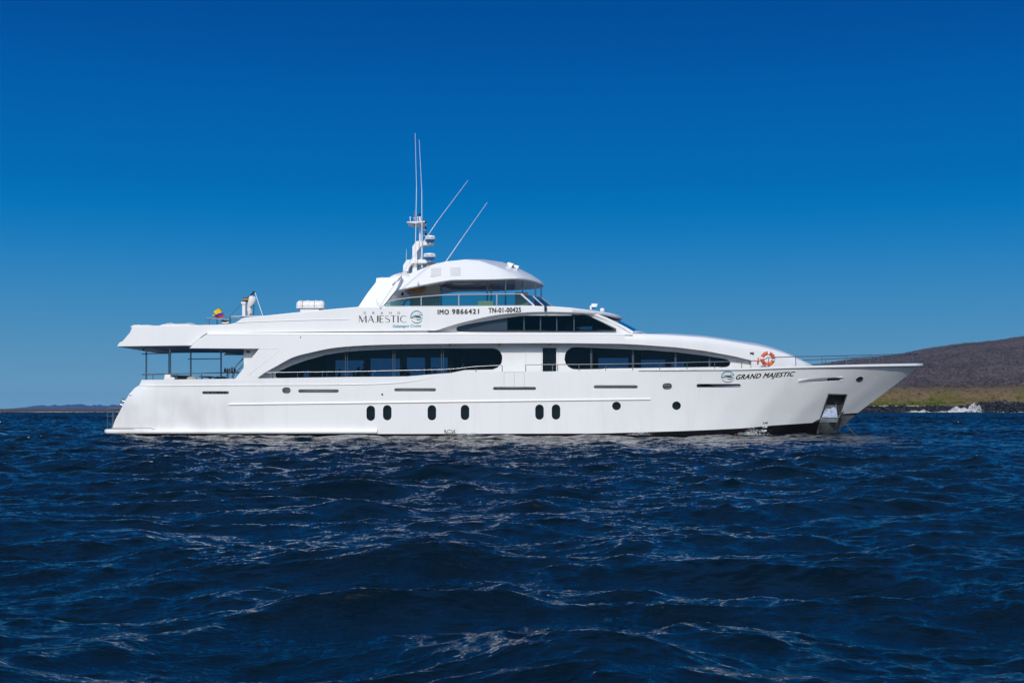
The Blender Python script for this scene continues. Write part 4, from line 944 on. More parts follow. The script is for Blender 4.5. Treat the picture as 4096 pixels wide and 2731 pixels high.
# ================================================================== LOOSE THINGS ON BOARD
# life raft canister
c = P(1243, 1224, 3.0); L = .60
lr_ = thing('life_raft', 'white ribbed life raft canister strapped on the upper deck roof, aft of the big lettering', 'life raft', (c.x, c.y, P(0, 1247, 3).z))
MB().lathe([(.04, -.73), (.13, -.715), (.20, -.675), (.245, -.61), (.265, -.53), (.27, -.50), (.25, -.48), (.255, -.2), (.275, -.17), (.275, -.10), (.255, -.07), (.255, .2), (.275, .23), (.275, .30), (.255, .33), (.25, .48), (.27, .5), (.265, .53), (.245, .61), (.20, .675), (.13, .715), (.04, .73)], c + Vector((0, 0, .02)), 'x', 28).build('canister', M['plain'], lr_, smooth=50)
MB().box(c + Vector((-.71, -.29, -.13)), c + Vector((.71, .29, -.09))).build('flange', M['plain'], lr_, bevel=.02)
for dx in (-.38, .22): MB().lathe([(.283, -.02), (.283, .02)], c + Vector((dx, 0, .02)), 'x', 28).build('strap', M['greygrille'], lr_)
MB().box(c + Vector((-.50, -.2, -.31)), c + Vector((.45, .2, -.16))).build('cradle', M['plain'], lr_)

# lifebuoy and its light
c = P(3071, 1435, 3.05)
lb = thing('lifebuoy', 'orange ring lifebuoy with white bands hanging on the bow handrail', 'lifebuoy', c)
tor = []
Rm, rm = .285, .09
for i in range(48):
    a = 2 * math.pi * i / 48; tor.append([c + Vector(((Rm + rm * math.cos(t)) * math.cos(a), rm * .75 * math.sin(t), (Rm + rm * math.cos(t)) * math.sin(a))) for t in frange(0, 2 * math.pi, 13)[:-1]])
tm = MB().loft(tor + [tor[0]], True); tm.build('ring', M['orange'], lb, smooth=70)
for a0 in (80, 170, 260, 350):
    tt = []
    for a in frange(R(a0 - 7), R(a0 + 11), 6): tt.append([c + Vector(((Rm + (rm + .006) * math.cos(t)) * math.cos(a), (rm * .75 + .006) * math.sin(t), (Rm + (rm + .006) * math.cos(t)) * math.sin(a))) for t in frange(0, 2 * math.pi, 13)[:-1]])
    MB().loft(tt, True, True).build('band', M['plain'], lb, smooth=70)
MB().tube([c + Vector((.41 * math.cos(a), -.08, .41 * math.sin(a) - .03 * math.sin(4 * a))) for a in frange(R(-20), R(200), 20)], .008, 5).build('grab_line', M['plain'], lb)
pk_ = MB(); pk_.ball(c + Vector((.06, -.10, -.24)), (.17, .07, .10)); pk_.build('line_bag', M['orangebright'], lb)
sl = thing('buoy_light', 'slim orange safety light hanging beside the lifebuoy on the bow rail', 'safety light', P(3033, 1462, 3.35))
MB().tube([P(3034, 1430, 3.35), P(3032, 1445, 3.35)], .035, 10, True, .05).build('lamp', M['orangebright'], sl); MB().tube([P(3032, 1445, 3.35), P(3031, 1458, 3.35)], .055, 10, True, .03).build('grip', M['orange'], sl)

# ensign
fl = thing('flag', 'small yellow, blue and red flag flying from a slanted staff above the aft deck', 'flag', P(909, 1277, 3.4))
MB().tube([P(876, 1227, 3.4), P(911, 1280, 3.4)], .018, 8).build('staff', M['steel'], fl)
A0, A1 = P(878, 1232, 3.4), P(895, 1264, 3.4)   # hoist: top, bottom
def flagp(u, v):  # u away from the staff, v down the hoist
    top_ = [P(879, 1232, 3.4), P(866, 1237, 3.42), P(857, 1245, 3.36), P(856, 1256, 3.44), P(849, 1260, 3.4)]
    bot_ = [P(896, 1266, 3.4), P(880, 1271, 3.36), P(872, 1273, 3.44), P(860, 1267, 3.36), P(857, 1270, 3.42)]
    k = u * 4; i = min(int(k), 3); f_ = k - i
    a = top_[i].lerp(top_[i + 1], f_); b = bot_[i].lerp(bot_[i + 1], f_)
    q = a.lerp(b, v); return q + Vector((0, .07 * math.sin(u * 9 + v * 2), 0))
for v0, v1, m_ in ((0, .5, mat('flag yellow', (.75, .50, .01), .8)), (.5, .75, mat('flag blue', (.01, .03, .30), .8)), (.75, 1, mat('flag red', (.45, .01, .03), .8))):
    g0 = [[flagp(u, v) for u in frange(0, 1, 20)] for v in frange(v0, v1, 5)]
    g1 = [[p + Vector((0, .006, 0)) for p in r_] for r_ in g0]
    MB().loft(g0 + g1[::-1] + [g0[0]]).build('cloth', m_, fl, smooth=60)

# folded canvas covers
def crumple(name, label, x0, x1, yt, yb, b0, b1, seed, cat='canvas cover'):
    random.seed(seed); ph = [random.uniform(0, 6) for _ in range(6)]
    rows_ = []; n = 26
    for i in range(n):
        t = i / (n - 1); x = x0 + (x1 - x0) * t; env = min(1, 5 * t, 5 * (1 - t)) ** .5
        row = []
        for k in frange(0, 1, 14):
            b = b0 + (b1 - b0) * k; e2 = math.sin(math.pi * min(max(k, .04), .96)) ** .35
            zt = P(x, yt(t), b0).z; zb = P(x, yb, b0).z - .03
            z = zb + (zt - zb) * env * e2 * (1 + .12 * math.sin(9 * t + ph[0] + 3 * k) + .10 * math.sin(21 * t + ph[1] - 7 * k) + .06 * math.sin(37 * k + ph[2] + 8 * t))
            row.append(Vector((P(x, 0, b0).x, YC - b + .03 * math.sin(17 * t + ph[3]), z)))
        row += [Vector((row[-1].x, row[-1].y, zb - .05)), Vector((row[0].x, row[0].y, zb - .05))]
        rows_.append(row)
    o = MB().loft(rows_, True, True).build(name, M['canvas'], None, smooth=60, loc=rows_[n // 2][0])
    return tag(o, label, cat)
crumple('canvas_cover', 'crumpled white canvas bundle at the very stern end of the upper deck', 522, 608, lambda t: 1293.5 + 5 * abs(t - .3), 1303, 3.7, .5, 1)
crumple('canvas_cover', 'long flat folded white canvas lying on the upper deck forward of the stern bundle', 634, 771, lambda t: 1287 + 5 * abs(t - .5), 1302, 3.7, .5, 2)
MB_ = crumple('canvas_cover', 'white canvas draped over equipment at the foot of the mast', 1557, 1650, lambda t: 1084 + 8 * abs(t - .6), 1110, 2.6, .3, 3)
o = MB(); rr_ = []
for i, (x, y, r) in enumerate([(1005, 1184, .10), (1007, 1190, .17), (1006, 1203, .19), (1005, 1214, .17), (1001, 1224, .14), (996, 1229, .09), (998, 1238, .12), (999, 1252, .12), (994, 1262, .05)]):
    cc = P(x, y, 2.8); rr_.append([cc + Vector((r * (1 + .18 * math.sin(3 * a + i)) * math.cos(a), r * .8 * math.sin(a), .02 * math.sin(4 * a + i))) for a in frange(0, 2 * math.pi, 15)[:-1]])
o.loft(rr_, True, True); tag(o.build('canvas_cover', M['canvas'], None, smooth=40, loc=P(996, 1262, 2.8)), 'white canvas wrapped tightly around the davit crane arm', 'canvas cover')

# dark gear by the upper rail
gx = thing('folded_gear', 'dark folded deck gear under the flag at the upper rail', 'deck gear', P(905, 1297, 3.3))
MB().prism([P(886, 1275, 3.3), P(897, 1283, 3.3), P(897, 1296, 3.3), P(885, 1296, 3.3)], (0, .4, 0)).build('frame', M['dark'], gx)
MB().prism([P(902, 1276, 3.3), P(908, 1277, 3.3), P(918, 1290, 3.3), P(918, 1297, 3.3), P(900, 1297, 3.3)], (0, .4, 0)).build('body', M['darkgrey'], gx)
MB().tube([P(887, 1291, 3.6), P(903, 1292, 3.6), P(917, 1288, 3.6)], .03, 8).build('arm', M['plain'], gx)

# aft deck furniture (only its tops show above the bulwark)
def on_deck(name, label, cat, x, b): q = P(x, 1500, b); return thing(name, label, cat, (q.x, q.y, zdeck))
zt = lambda y, b: P(0, y, b).z
s = on_deck('deck_locker', 'white box locker with steel top between the two near pillars of the aft deck', 'locker', 676, 2.6)
MB().box((P(655, 0, 2.9).x, YC - 2.9, zdeck), (P(698, 0, 2.9).x, YC - 2.3, zt(1508, 2.9))).build('body', M['plain'], s, bevel=.04)
MB().box((P(656, 0, 2.9).x, YC - 2.8, zt(1508, 2.9)), (P(680, 0, 2.9).x, YC - 2.4, zt(1497, 2.9))).build('lid', M['plain'], s, bevel=.02)
s = on_deck('sofa', 'grey aft deck sofa whose back shows behind the white locker', 'sofa', 730, .5)
MB().prism([(P(690, 0, 0).x, YC - 1, zdeck), (P(690, 0, 0).x, YC - 1, zt(1499, 1)), (P(775, 0, 0).x, YC - 1, zt(1502, 1)), (P(775, 0, 0).x, YC - 1, zdeck)], (0, .35, 0)).build('backrest', M['darkgrey'], s, bevel=.04)
MB().box((P(690, 0, 0).x, YC - .65, zdeck), (P(775, 0, 0).x, YC + .1, zdeck + .42)).build('seat', M['grey'], s, bevel=.04)
s = on_deck('armchair', 'beige armchair with rounded back on the aft deck, right of the grey sofa', 'armchair', 768, 2.3)
MB().lathe([(.20, -.30), (.26, -.2), (.28, 0), (.27, .08), (.22, .15), (.12, .18)], Vector((P(768, 0, 2.3).x, YC - 2.3, zt(1520, 2.3) + .0)), 'z', 18).build('backrest', M['beige'], s)
MB().box((P(745, 0, 2.3).x, YC - 2.6, zdeck), (P(790, 0, 2.3).x, YC - 2.0, zdeck + .45)).build('seat', M['beige'], s, bevel=.04)
s = on_deck('dining_table', 'dark wooden dining table top showing on the aft deck, right of the beige armchair', 'table', 815, 1)
MB().box((P(795, 0, 1.5).x, YC - 1.5, zt(1507, 1.5)), (P(838, 0, 1.5).x, YC + .8, zt(1504, 1.5))).build('table_top', M['wood'], s, bevel=.01)
for x in (802, 831):
    for yy in (-1.3, .6): MB().box((P(x, 0, 1.5).x, YC + yy, zdeck), (P(x, 0, 1.5).x + .06, YC + yy + .06, zt(1507, 1.5))).build('leg', M['wood'], s)
for x, lab in ((868, 'dark slatted deck chair on the aft deck just right of the wooden table'), (890, 'second dark deck chair, nearest the stair rails on the aft deck')):
    s = on_deck('deck_chair', lab, 'chair', x, 1.4)
    MB().prism([P(x - 14, 1516, 1.6), P(x, 1505, 1.6), P(x + 8, 1508, 1.6), P(x + 4, 1540, 1.6), P(x - 10, 1540, 1.6)], (0, .5, 0)).build('backrest', M['darkgrey'], s)
    for yy in (-1.6, -1.15): MB().box((P(x, 0, 1.5).x, YC + yy, zdeck), (P(x, 0, 1.5).x + .05, YC + yy + .05, zdeck + .5)).build('leg', M['darkgrey'], s)
s = on_deck('bar_counter', 'small bar counter at the aft end of the saloon carrying bottles', 'bar counter', 918, 1.6)
MB().box((P(893, 0, 1.8).x, YC - 1.8, zt(1491, 1.8)), (P(945, 0, 1.8).x, YC - 1.2, zt(1488, 1.8))).build('counter_top', M['darkgrey'], s)
MB().box((P(905, 0, 1.8).x, YC - 1.7, zdeck), (P(911, 0, 1.8).x, YC - 1.6, zt(1491, 1.8))).build('leg', M['steel'], s); MB().box((P(927, 0, 1.8).x, YC - 1.7, zdeck), (P(932, 0, 1.8).x, YC - 1.6, zt(1491, 1.8))).build('leg', M['steel'], s)
for k, (x, h, m_, lab) in enumerate(((900, .22, 'dark', 'leftmost dark bottle on the aft deck bar counter'), (909, .20, 'wood', 'brown jar next to the leftmost bottle on the bar counter'), (918, .21, 'grey', 'grey jar in the middle of the bar counter'), (928, .27, 'dark', 'tall dark bottle on the bar counter'), (939, .24, 'darkgrey', 'rightmost dark canister on the bar counter'))):
    q = Vector((P(x, 0, 1.6).x, YC - 1.6, zt(1488, 1.8) + .002)); tag(MB().lathe([(.05, 0), (.055, h * .6), (.03, h * .8), (.03, h), (.01, h + .01)], q, 'z', 12).build('bottle', M[m_], None, loc=q), lab, 'bottle', 'bottles and jars on the bar counter')
s = thing('bench', 'khaki upholstered bench seen through the flybridge guard glass', 'bench', (P(1942, 0, 2).x, YC - 2, zf))
MB().box((P(1911, 0, 2.2).x, YC - 2.2, zf + .3), (P(1974, 0, 2.2).x, YC - 1.6, zt(1203, 2.2))).build('cushion', M['khaki'], s, bevel=.05)
MB().box((P(1914, 0, 2.2).x, YC - 2.15, zf), (P(1971, 0, 2.2).x, YC - 1.7, zf + .3)).build('base', M['plain'], s)

# people in the saloon, seen dark through the tinted glass
def skin_mesh(name, verts, edges, radii, sub=1):
    me = bpy.data.meshes.new(name); me.from_pydata(verts, edges, []); o = bpy.data.objects.new(name, me); C.objects.link(o)
    sk = o.modifiers.new('s', 'SKIN'); sk.use_smooth_shade = True
    for i, r in enumerate(radii): me.skin_vertices[0].data[i].radius = (r, r) if not hasattr(r, '__len__') else r
    me.skin_vertices[0].data[0].use_root = True
    ss = o.modifiers.new('u', 'SUBSURF'); ss.levels = ss.render_levels = sub
    dg = bpy.context.evaluated_depsgraph_get(); dg.update(); nm = bpy.data.meshes.new_from_object(o.evaluated_get(dg)); nm.name = name
    bpy.data.objects.remove(o); bpy.data.meshes.remove(me); return nm
def body(seated):
    V, E, Rr = [], [], []
    def v(p, r, par=None):
        V.append(p); Rr.append(r); i = len(V) - 1
        if par is not None: E.append((par, i))
        return i
    zp = .50 if seated else .92
    pel = v((0, 0, zp), (.15, .11)); ab_ = v((0, .01, zp + .2), (.13, .10), pel); chs = v((0, 0, zp + .42), (.16, .11), ab_); nk = v((0, 0, zp + .58), .055, chs)
    jw = v((-.01, 0, zp + .66), (.06, .07), nk); hd_ = v((-.005, 0, zp + .75), (.078, .095), jw); tp = v((0, 0, zp + .84), (.05, .06), hd_)
    v((-.105, 0, zp + .73), .012, hd_)   # nose
    for s_ in (-1, 1):
        v((.0, s_ * .085, zp + .74), .012, hd_)   # ear
        hp = v((0, s_ * .10, zp - .03), .09, pel)
        if seated: kn = v((-.44, s_ * .13, zp), .062, hp); an = v((-.46, s_ * .13, .08), .042, kn); v((-.62, s_ * .14, .04), .035, an)
        else: kn = v((-.01, s_ * .11, .50), .062, hp); an = v((.02, s_ * .11, .08), .042, kn); v((-.14, s_ * .12, .04), .035, an)
        shd = v((0, s_ * .19, zp + .50), .06, chs); el = v((-.04 if not seated else -.08, s_ * .25, zp + .22), .042, shd)
        wr = v((-.28 if seated else -.10, s_ * .20, zp + (.16 if seated else -.02)), .028, el); pm = v((-.35 if seated else -.12, s_ * .19, zp + (.16 if seated else -.09)), .034, wr)
        for k in range(4):
            q = V[pm]; dd = (-.06 - .008 * (k % 3), (k - 1.5) * .018, -.01) if seated else (-.01, (k - 1.5) * .018, -.06 - .008 * (k % 3))
            f1 = v((q[0] + dd[0], q[1] + dd[1], q[2] + dd[2]), .010, pm); v((q[0] + dd[0] * 1.6, q[1] + dd[1], q[2] + dd[2] * 1.6 - .015), .008, f1)
        q = V[pm]; th = v((q[0] - .02, q[1] - s_ * .04, q[2]), .012, pm); v((q[0] - .05, q[1] - s_ * .045, q[2] - .02), .009, th)
    return skin_mesh('body', V, E, Rr)
def garment(kind, seated):
    zp = .50 if seated else .92; V = []; E = []; Rr = []
    if kind == 'shirt':
        V = [(0, 0, zp + .02), (0, .01, zp + .2), (0, 0, zp + .42), (0, 0, zp + .53)]; E = [(0, 1), (1, 2), (2, 3)]; Rr = [(.17, .13), (.15, .12), (.18, .13), .07]
        for s_ in (-1, 1): V += [(0, s_ * .19, zp + .50), (-.03, s_ * .235, zp + .30)]; n = len(V); E += [(2, n - 2), (n - 2, n - 1)]; Rr += [.078, .062]
    elif kind == 'trousers':
        V = [(0, 0, zp)]; Rr = [(.165, .125)]
        for s_ in (-1, 1):
            V += [(0, s_ * .10, zp - .03)] + ([(-.44, s_ * .13, zp), (-.46, s_ * .13, .14)] if seated else [(-.01, s_ * .11, .50), (.02, s_ * .11, .12)]); n = len(V); E += [(0, n - 3), (n - 3, n - 2), (n - 2, n - 1)]; Rr += [.105, .078, .062]
    else:
        V = [(.02, 0, zp + .78), (.025, 0, zp + .85)]; E = [(0, 1)]; Rr = [(.088, .10), (.06, .07)]
    return skin_mesh(kind, V, E, Rr)
MESH = {}
for st_ in (True, False):
    MESH[st_] = {'body': body(st_)}
    for k in ('shirt', 'trousers', 'hair'): MESH[st_][k] = garment(k, st_)
def person(px, head_y, b, seated, label, yaw=0, shirt='shirt'):
    q = P(px, head_y, b); top_ = 1.39 if seated else 1.81
    r_ = thing('person', label, 'person', (q.x, YC - b, q.z - top_), 'people inside the main deck saloon'); r_.rotation_euler = (0, 0, yaw)
    for k, m_ in (('body', 'skin'), ('shirt', shirt), ('trousers', 'trousers'), ('hair', 'hair')):
        me = MESH[seated][k].copy(); me.materials.clear(); me.materials.append(M[m_]); o = bpy.data.objects.new(k, me); C.objects.link(o); o.parent = r_
    return r_
person(1358, 1472, 1.2, True, 'person sitting in the saloon, first silhouette from the left behind the long window', .3)
person(1416, 1478, 0.4, True, 'low small seated silhouette between the first mullion and the pair of diners', 0)
person(1434, 1463, 1.5, True, 'shorter silhouette of the close pair seated right of the first mullion', -.2)
person(1457, 1452, 1.7, True, 'taller broad-shouldered silhouette of the close pair seated right of the first mullion', 2.8)
person(1621, 1461, 1.2, True, 'lone seated silhouette just right of the second mullion of the long window', 1.5)
person(1712, 1465, 1.0, True, 'left head of the seated group before the third mullion', .5)
person(1738, 1466, 0.6, True, 'right head of the seated group before the third mullion', 2.5)
person(1853, 1410, 2.3, False, 'person in a blue shirt standing at the right end of the long window', 3.0, 'blueshirt')

# anchor chain
ch = thing('anchor_chain', 'grey galvanised chain hanging from the bow anchor pocket into the sea', 'chain', P(3340, 1604, bbp))
a_, b_ = P(3340, 1604, bbp - .2), P(3430, 1745, bbp + .55); N = 34
for k in range(N):
    t = (k + .5) / N; p_ = a_.lerp(b_, t) + Vector((0, 0, -.25 * math.sin(math.pi * t))); t2 = t + .01; d = (a_.lerp(b_, t2) + Vector((0, 0, -.25 * math.sin(math.pi * t2))) - p_).normalized()
    s_ = d.cross(Vector((0, 1, 0))).normalized() if k % 2 else d.cross(d.cross(Vector((0, 1, 0)))).normalized()
    pts_ = [p_ + d * (.060 * math.cos(x)) + s_ * (.026 * math.sin(x)) for x in frange(0, 2 * math.pi, 11)]
    MB().tube(pts_ + [pts_[1]], .010, 5, False).build('link', M['galv'], ch, smooth=60)
# mooring rope trailing at the stern
rp = [(-60, 1722), (0, 1732), (45, 1741), (91, 1745), (140, 1746.5), (255, 1746), (350, 1750), (385, 1743), (415, 1733)]
pts_ = []
for x, y in rp: pts_.append(P(x, y, 3.2))
tag(MB().tube(pts_, .022, 6).build('mooring_rope', M['rope'], None, loc=pts_[0]), 'thin light blue rope trailing on the water left of the stern', 'rope')

#%%SEA%%
exec_sea = True
# ================================================================== SEA
def ocean_tile(N, L, kp, rms, wdir, seed, spread=2.0, pw=4.0):
    rng = np.random.default_rng(seed); k1 = np.fft.fftfreq(N, L / N) * 2 * np.pi; kx, ky = np.meshgrid(k1, k1); k = np.hypot(kx, ky); k[0, 0] = 1
    cosd = (kx * wdir[0] + ky * wdir[1]) / k
    S = k ** -pw * np.exp(-1.25 * (kp / k) ** 2) * (1 + 2.5 * np.exp(-((k - kp) / (.3 * kp)) ** 2)) * (np.abs(cosd) ** spread * np.where(cosd > 0, 1, .35) + .03) * np.exp(-(k * .010) ** 2); S[0, 0] = 0
    h = (rng.normal(size=(N, N)) + 1j * rng.normal(size=(N, N))) * np.sqrt(S)
    hz = np.fft.ifft2(h); sc_ = rms / hz.real.std(); h = h * sc_
    H = np.fft.ifft2(h).real; Dx = np.fft.ifft2(-1j * kx / k * h).real; Dy = np.fft.ifft2(-1j * ky / k * h).real
    Jxx = np.fft.ifft2(kx * kx / k * h).real; Jyy = np.fft.ifft2(ky * ky / k * h).real
    return H, Dx, Dy, Jxx + Jyy
def samp(T, L, X, Y):
    N = T.shape[0]; u = X / L * N; v = Y / L * N; i = np.floor(u).astype(int); j = np.floor(v).astype(int); fu = u - i; fv = v - j
    i0 = i % N; i1 = (i + 1) % N; j0 = j % N; j1 = (j + 1) % N
    return (T[j0, i0] * (1 - fu) + T[j0, i1] * fu) * (1 - fv) + (T[j1, i0] * (1 - fu) + T[j1, i1] * fu) * fv
def vnoise0(x, y):
    G = np.random.default_rng(77).random((128, 128)); i = np.floor(x).astype(int); j = np.floor(y).astype(int); fx = x - i; fy = y - j
    fx = fx * fx * (3 - 2 * fx); fy = fy * fy * (3 - 2 * fy); i %= 128; j %= 128; i1 = (i + 1) % 128; j1 = (j + 1) % 128
    return (G[j, i] * (1 - fx) + G[j, i1] * fx) * (1 - fy) + (G[j1, i] * (1 - fx) + G[j1, i1] * fx) * fy
def steps(segs):
    out_ = [segs[0][0]]
    for a, b, d0, d1 in segs:
        y = a; 
        while y < b - 1e-6:
            t = (y - a) / (b - a); y = min(b, y + d0 * (d1 / d0) ** t); out_.append(y)
    return np.array(out_)
ys = steps([(-120, -6, 6, .8), (-6, 4, .5, .06), (4, 5.4, .06, .018), (5.4, 12, .018, .022), (12, 30, .024, .06), (30, 90, .06, .22), (90, 300, .25, 1.6), (300, 1500, 2, 16), (1500, 15000, 25, 900)])
nc = 1230; uu = np.linspace(-1, 1, nc); e_ = np.concatenate([np.cumsum(np.linspace(.03, .25, 190)), 26.6 + np.array([1, 3, 7, 15, 30, 60, 120, 300, 800, 2500, 8000.])])
uu = np.concatenate([-np.ones(len(e_)), uu, np.ones(len(e_))]); ee = np.concatenate([-e_[::-1], np.zeros(nc), e_])
Wd = 2.2 + .435 * np.abs(ys)
Wfar = np.where(ys > 900, 1.0, 1.0)
X = uu[None, :] * Wd[:, None] + ee[None, :]; Y = np.repeat(ys[:, None], len(uu), 1)
X = X + 0
th = R(27)
O1 = ocean_tile(1024, 61.0, 2 * math.pi / 2.2, .047, (.16, -.98), 11, 3.0, 4.5)
O2 = ocean_tile(1024, 37.7, 2 * math.pi / 4.5, .036, (-.30, -.95), 23, 5.0, 4.6)
O3 = ocean_tile(1024, 7.3, 2 * math.pi / .40, .0060, (.25, -.97), 37, 4.0, 3.5)
Xr, Yr = X * math.cos(th) - Y * math.sin(th), X * math.sin(th) + Y * math.cos(th)
spacing_fade = np.clip(1.5 - np.abs(ee)[None, :] / 55, .0, 1) * np.ones_like(Y)
f1 = spacing_fade * np.where(Y < 0, np.clip(1 + Y / 60, 0.2, 1), 1)
f2 = f1 * np.clip(1 + (Y - 80) / 200, 1, 2.2); f1 = f1 * np.clip(1 + (Y - 70) / 150, 1, 3.0)
h1, dx1, dy1, j1 = [samp(T, 61.0, X, Y) for T in O1]
h2, dx2, dy2, j2 = [samp(T, 37.7, Xr, Yr) for T in O2]
Xq, Yq = X * math.cos(-.2) - Y * math.sin(-.2), X * math.sin(-.2) + Y * math.cos(-.2)
h3 = samp(O3[0], 7.3, Xq, Yq); f3 = np.clip(1.25 - Y / 120, 0, 1) * np.clip((Y - 3) / 2, 0, 1) * (.55 + .9 * vnoise0(X * .8, Y * .8))
# gentle swell of long gusty groups so that crests are not evenly strong
Zoff = -.055
grp = 1 + .25 * np.sin(X * .11 + Y * .07) + .2 * np.sin(X * -.05 + Y * .19 + 1.7)
lam = 1.05
Z = (h1 * grp) * f1 + h2 * f2 + h3 * f3 * np.clip(1.2 - np.abs(ee)[None, :] / 20, 0, 1) + Zoff
c_, s_ = math.cos(-th), math.sin(-th)
DX = dx1 * grp * f1 + (dx2 * c_ - dy2 * s_) * f2; DY = dy1 * grp * f1 + (dx2 * s_ + dy2 * c_) * f2
Jc = (j1 * grp * f1 + j2 * f2)
nearcam = np.clip((np.hypot(X, Y) - 2) / 4, 0, 1); Z = Z * (.4 + .6 * nearcam)
shore = np.clip((Y - 1000) / 3000, 0, 1); Z = Z * (1 - .7 * shore)
foam = np.clip((Jc - np.percentile(Jc[(Y > 5) & (Y < 100)], 99.93)) / .3, 0, 1)
VX, VY = X - lam * DX, Y - lam * DY
foam = foam * (Y < 120)
inx = (VX > -20.2) & (VX < 17.5)
hd = np.where(inx, np.abs(VY - (YC - 4.02)), 9); foam = np.maximum(foam, np.clip(1 - hd / .35, 0, 1) * .42)
nr, ncl = X.shape
co = np.stack([VX, VY, Z], -1).reshape(-1, 3).astype(np.float32)
idx = np.arange(nr * ncl).reshape(nr, ncl)
quads = np.stack([idx[:-1, :-1], idx[:-1, 1:], idx[1:, 1:], idx[1:, :-1]], -1).reshape(-1, 4)
me = bpy.data.meshes.new('sea_water'); me.vertices.add(len(co)); me.vertices.foreach_set('co', co.ravel())
me.loops.add(quads.size); me.loops.foreach_set('vertex_index', quads.ravel().astype(np.int32))
me.polygons.add(len(quads)); me.polygons.foreach_set('loop_start', (np.arange(len(quads)) * 4).astype(np.int32)); me.polygons.foreach_set('loop_total', np.full(len(quads), 4, np.int32))
me.polygons.foreach_set('use_smooth', np.ones(len(quads), bool)); me.update(calc_edges=True)
at2 = me.attributes.new('chop', 'FLOAT', 'POINT'); at2.data.foreach_set('value', (.045 + .42 * np.clip((Y - 70) / 500, 0, 1) ** .7).ravel().astype(np.float32))
at = me.attributes.new('foam', 'FLOAT', 'POINT'); at.data.foreach_set('value', foam.ravel().astype(np.float32))
sea = bpy.data.objects.new('sea_water', me); C.objects.link(sea); sea['kind'] = 'structure'
m, t, b = new_mat('sea water')
b.inputs['Base Color'].default_value = (0.0002, 0.0052, 0.0110, 1); b.inputs['Roughness'].default_value = 0.07; b.inputs['IOR'].default_value = 1.333
g = t.nodes.new('ShaderNodeTexCoord'); mp = t.nodes.new('ShaderNodeMapping'); mp.inputs['Scale'].default_value = (.42, 1, 1); mp.inputs['Rotation'].default_value = (0, 0, R(16)); t.links.new(g.outputs['Object'], mp.inputs[0])
n1 = t.nodes.new('ShaderNodeTexNoise'); n1.inputs['Scale'].default_value = 4.5; n1.inputs['Detail'].default_value = 6; n1.inputs['Roughness'].default_value = .66; n1.inputs['Distortion'].default_value = .5
t.links.new(mp.outputs[0], n1.inputs['Vector'])
bp = t.nodes.new('ShaderNodeBump'); bp.inputs['Strength'].default_value = 1.0; bp.inputs['Distance'].default_value = 1.0
n1b = t.nodes.new('ShaderNodeTexNoise'); n1b.inputs['Scale'].default_value = 18; n1b.inputs['Detail'].default_value = 3; n1b.inputs['Distortion'].default_value = .8; t.links.new(mp.outputs[0], n1b.inputs['Vector'])
n1c = t.nodes.new('ShaderNodeTexNoise'); n1c.inputs['Scale'].default_value = .35; n1c.inputs['Detail'].default_value = 3; t.links.new(g.outputs['Object'], n1c.inputs['Vector'])
gust = t.nodes.new('ShaderNodeMapRange'); gust.inputs['From Min'].default_value = .35; gust.inputs['From Max'].default_value = .65; gust.inputs['To Min'].default_value = .35; gust.inputs['To Max'].default_value = 1.3; t.links.new(n1c.outputs[0], gust.inputs['Value'])
s1 = t.nodes.new('ShaderNodeMath'); s1.operation = 'MULTIPLY'; s1.inputs[1].default_value = .04; t.links.new(n1.outputs[0], s1.inputs[0])
s2 = t.nodes.new('ShaderNodeMath'); s2.operation = 'MULTIPLY_ADD'; s2.inputs[1].default_value = .016; t.links.new(n1b.outputs[0], s2.inputs[0]); t.links.new(s1.outputs[0], s2.inputs[2])
s3 = t.nodes.new('ShaderNodeMath'); s3.operation = 'MULTIPLY'; t.links.new(s2.outputs[0], s3.inputs[0]); t.links.new(gust.outputs[0], s3.inputs[1])
t.links.new(s3.outputs[0], bp.inputs['Height']); t.links.new(bp.outputs[0], b.inputs['Normal'])
ca = t.nodes.new('ShaderNodeAttribute'); ca.attribute_name = 'chop'; t.links.new(ca.outputs['Fac'], b.inputs['Roughness'])
fa = t.nodes.new('ShaderNodeAttribute'); fa.attribute_name = 'foam'
n2 = t.nodes.new('ShaderNodeTexNoise'); n2.inputs['Scale'].default_value = 6; n2.inputs['Detail'].default_value = 8; n2.inputs['Roughness'].default_value = .75; t.links.new(mp.outputs[0], n2.inputs['Vector'])
ad = t.nodes.new('ShaderNodeMath'); ad.operation = 'MULTIPLY_ADD'; ad.inputs[1].default_value = .75; t.links.new(fa.outputs['Fac'], ad.inputs[0]); t.links.new(n2.outputs[0], ad.inputs[2])
fr2 = t.nodes.new('ShaderNodeMapRange'); fr2.inputs['From Min'].default_value = .86; fr2.inputs['From Max'].default_value = 1.08; t.links.new(ad.outputs[0], fr2.inputs['Value'])
dif = t.nodes.new('ShaderNodeBsdfDiffuse'); dif.inputs[0].default_value = (.62, .66, .68, 1); mxs = t.nodes.new('ShaderNodeMixShader'); o_ = t.nodes['Material Output']
t.links.new(fr2.outputs[0], mxs.inputs[0]); t.links.new(b.outputs[0], mxs.inputs[1]); t.links.new(dif.outputs[0], mxs.inputs[2]); t.links.new(mxs.outputs[0], o_.inputs[0])
me.materials.append(m)

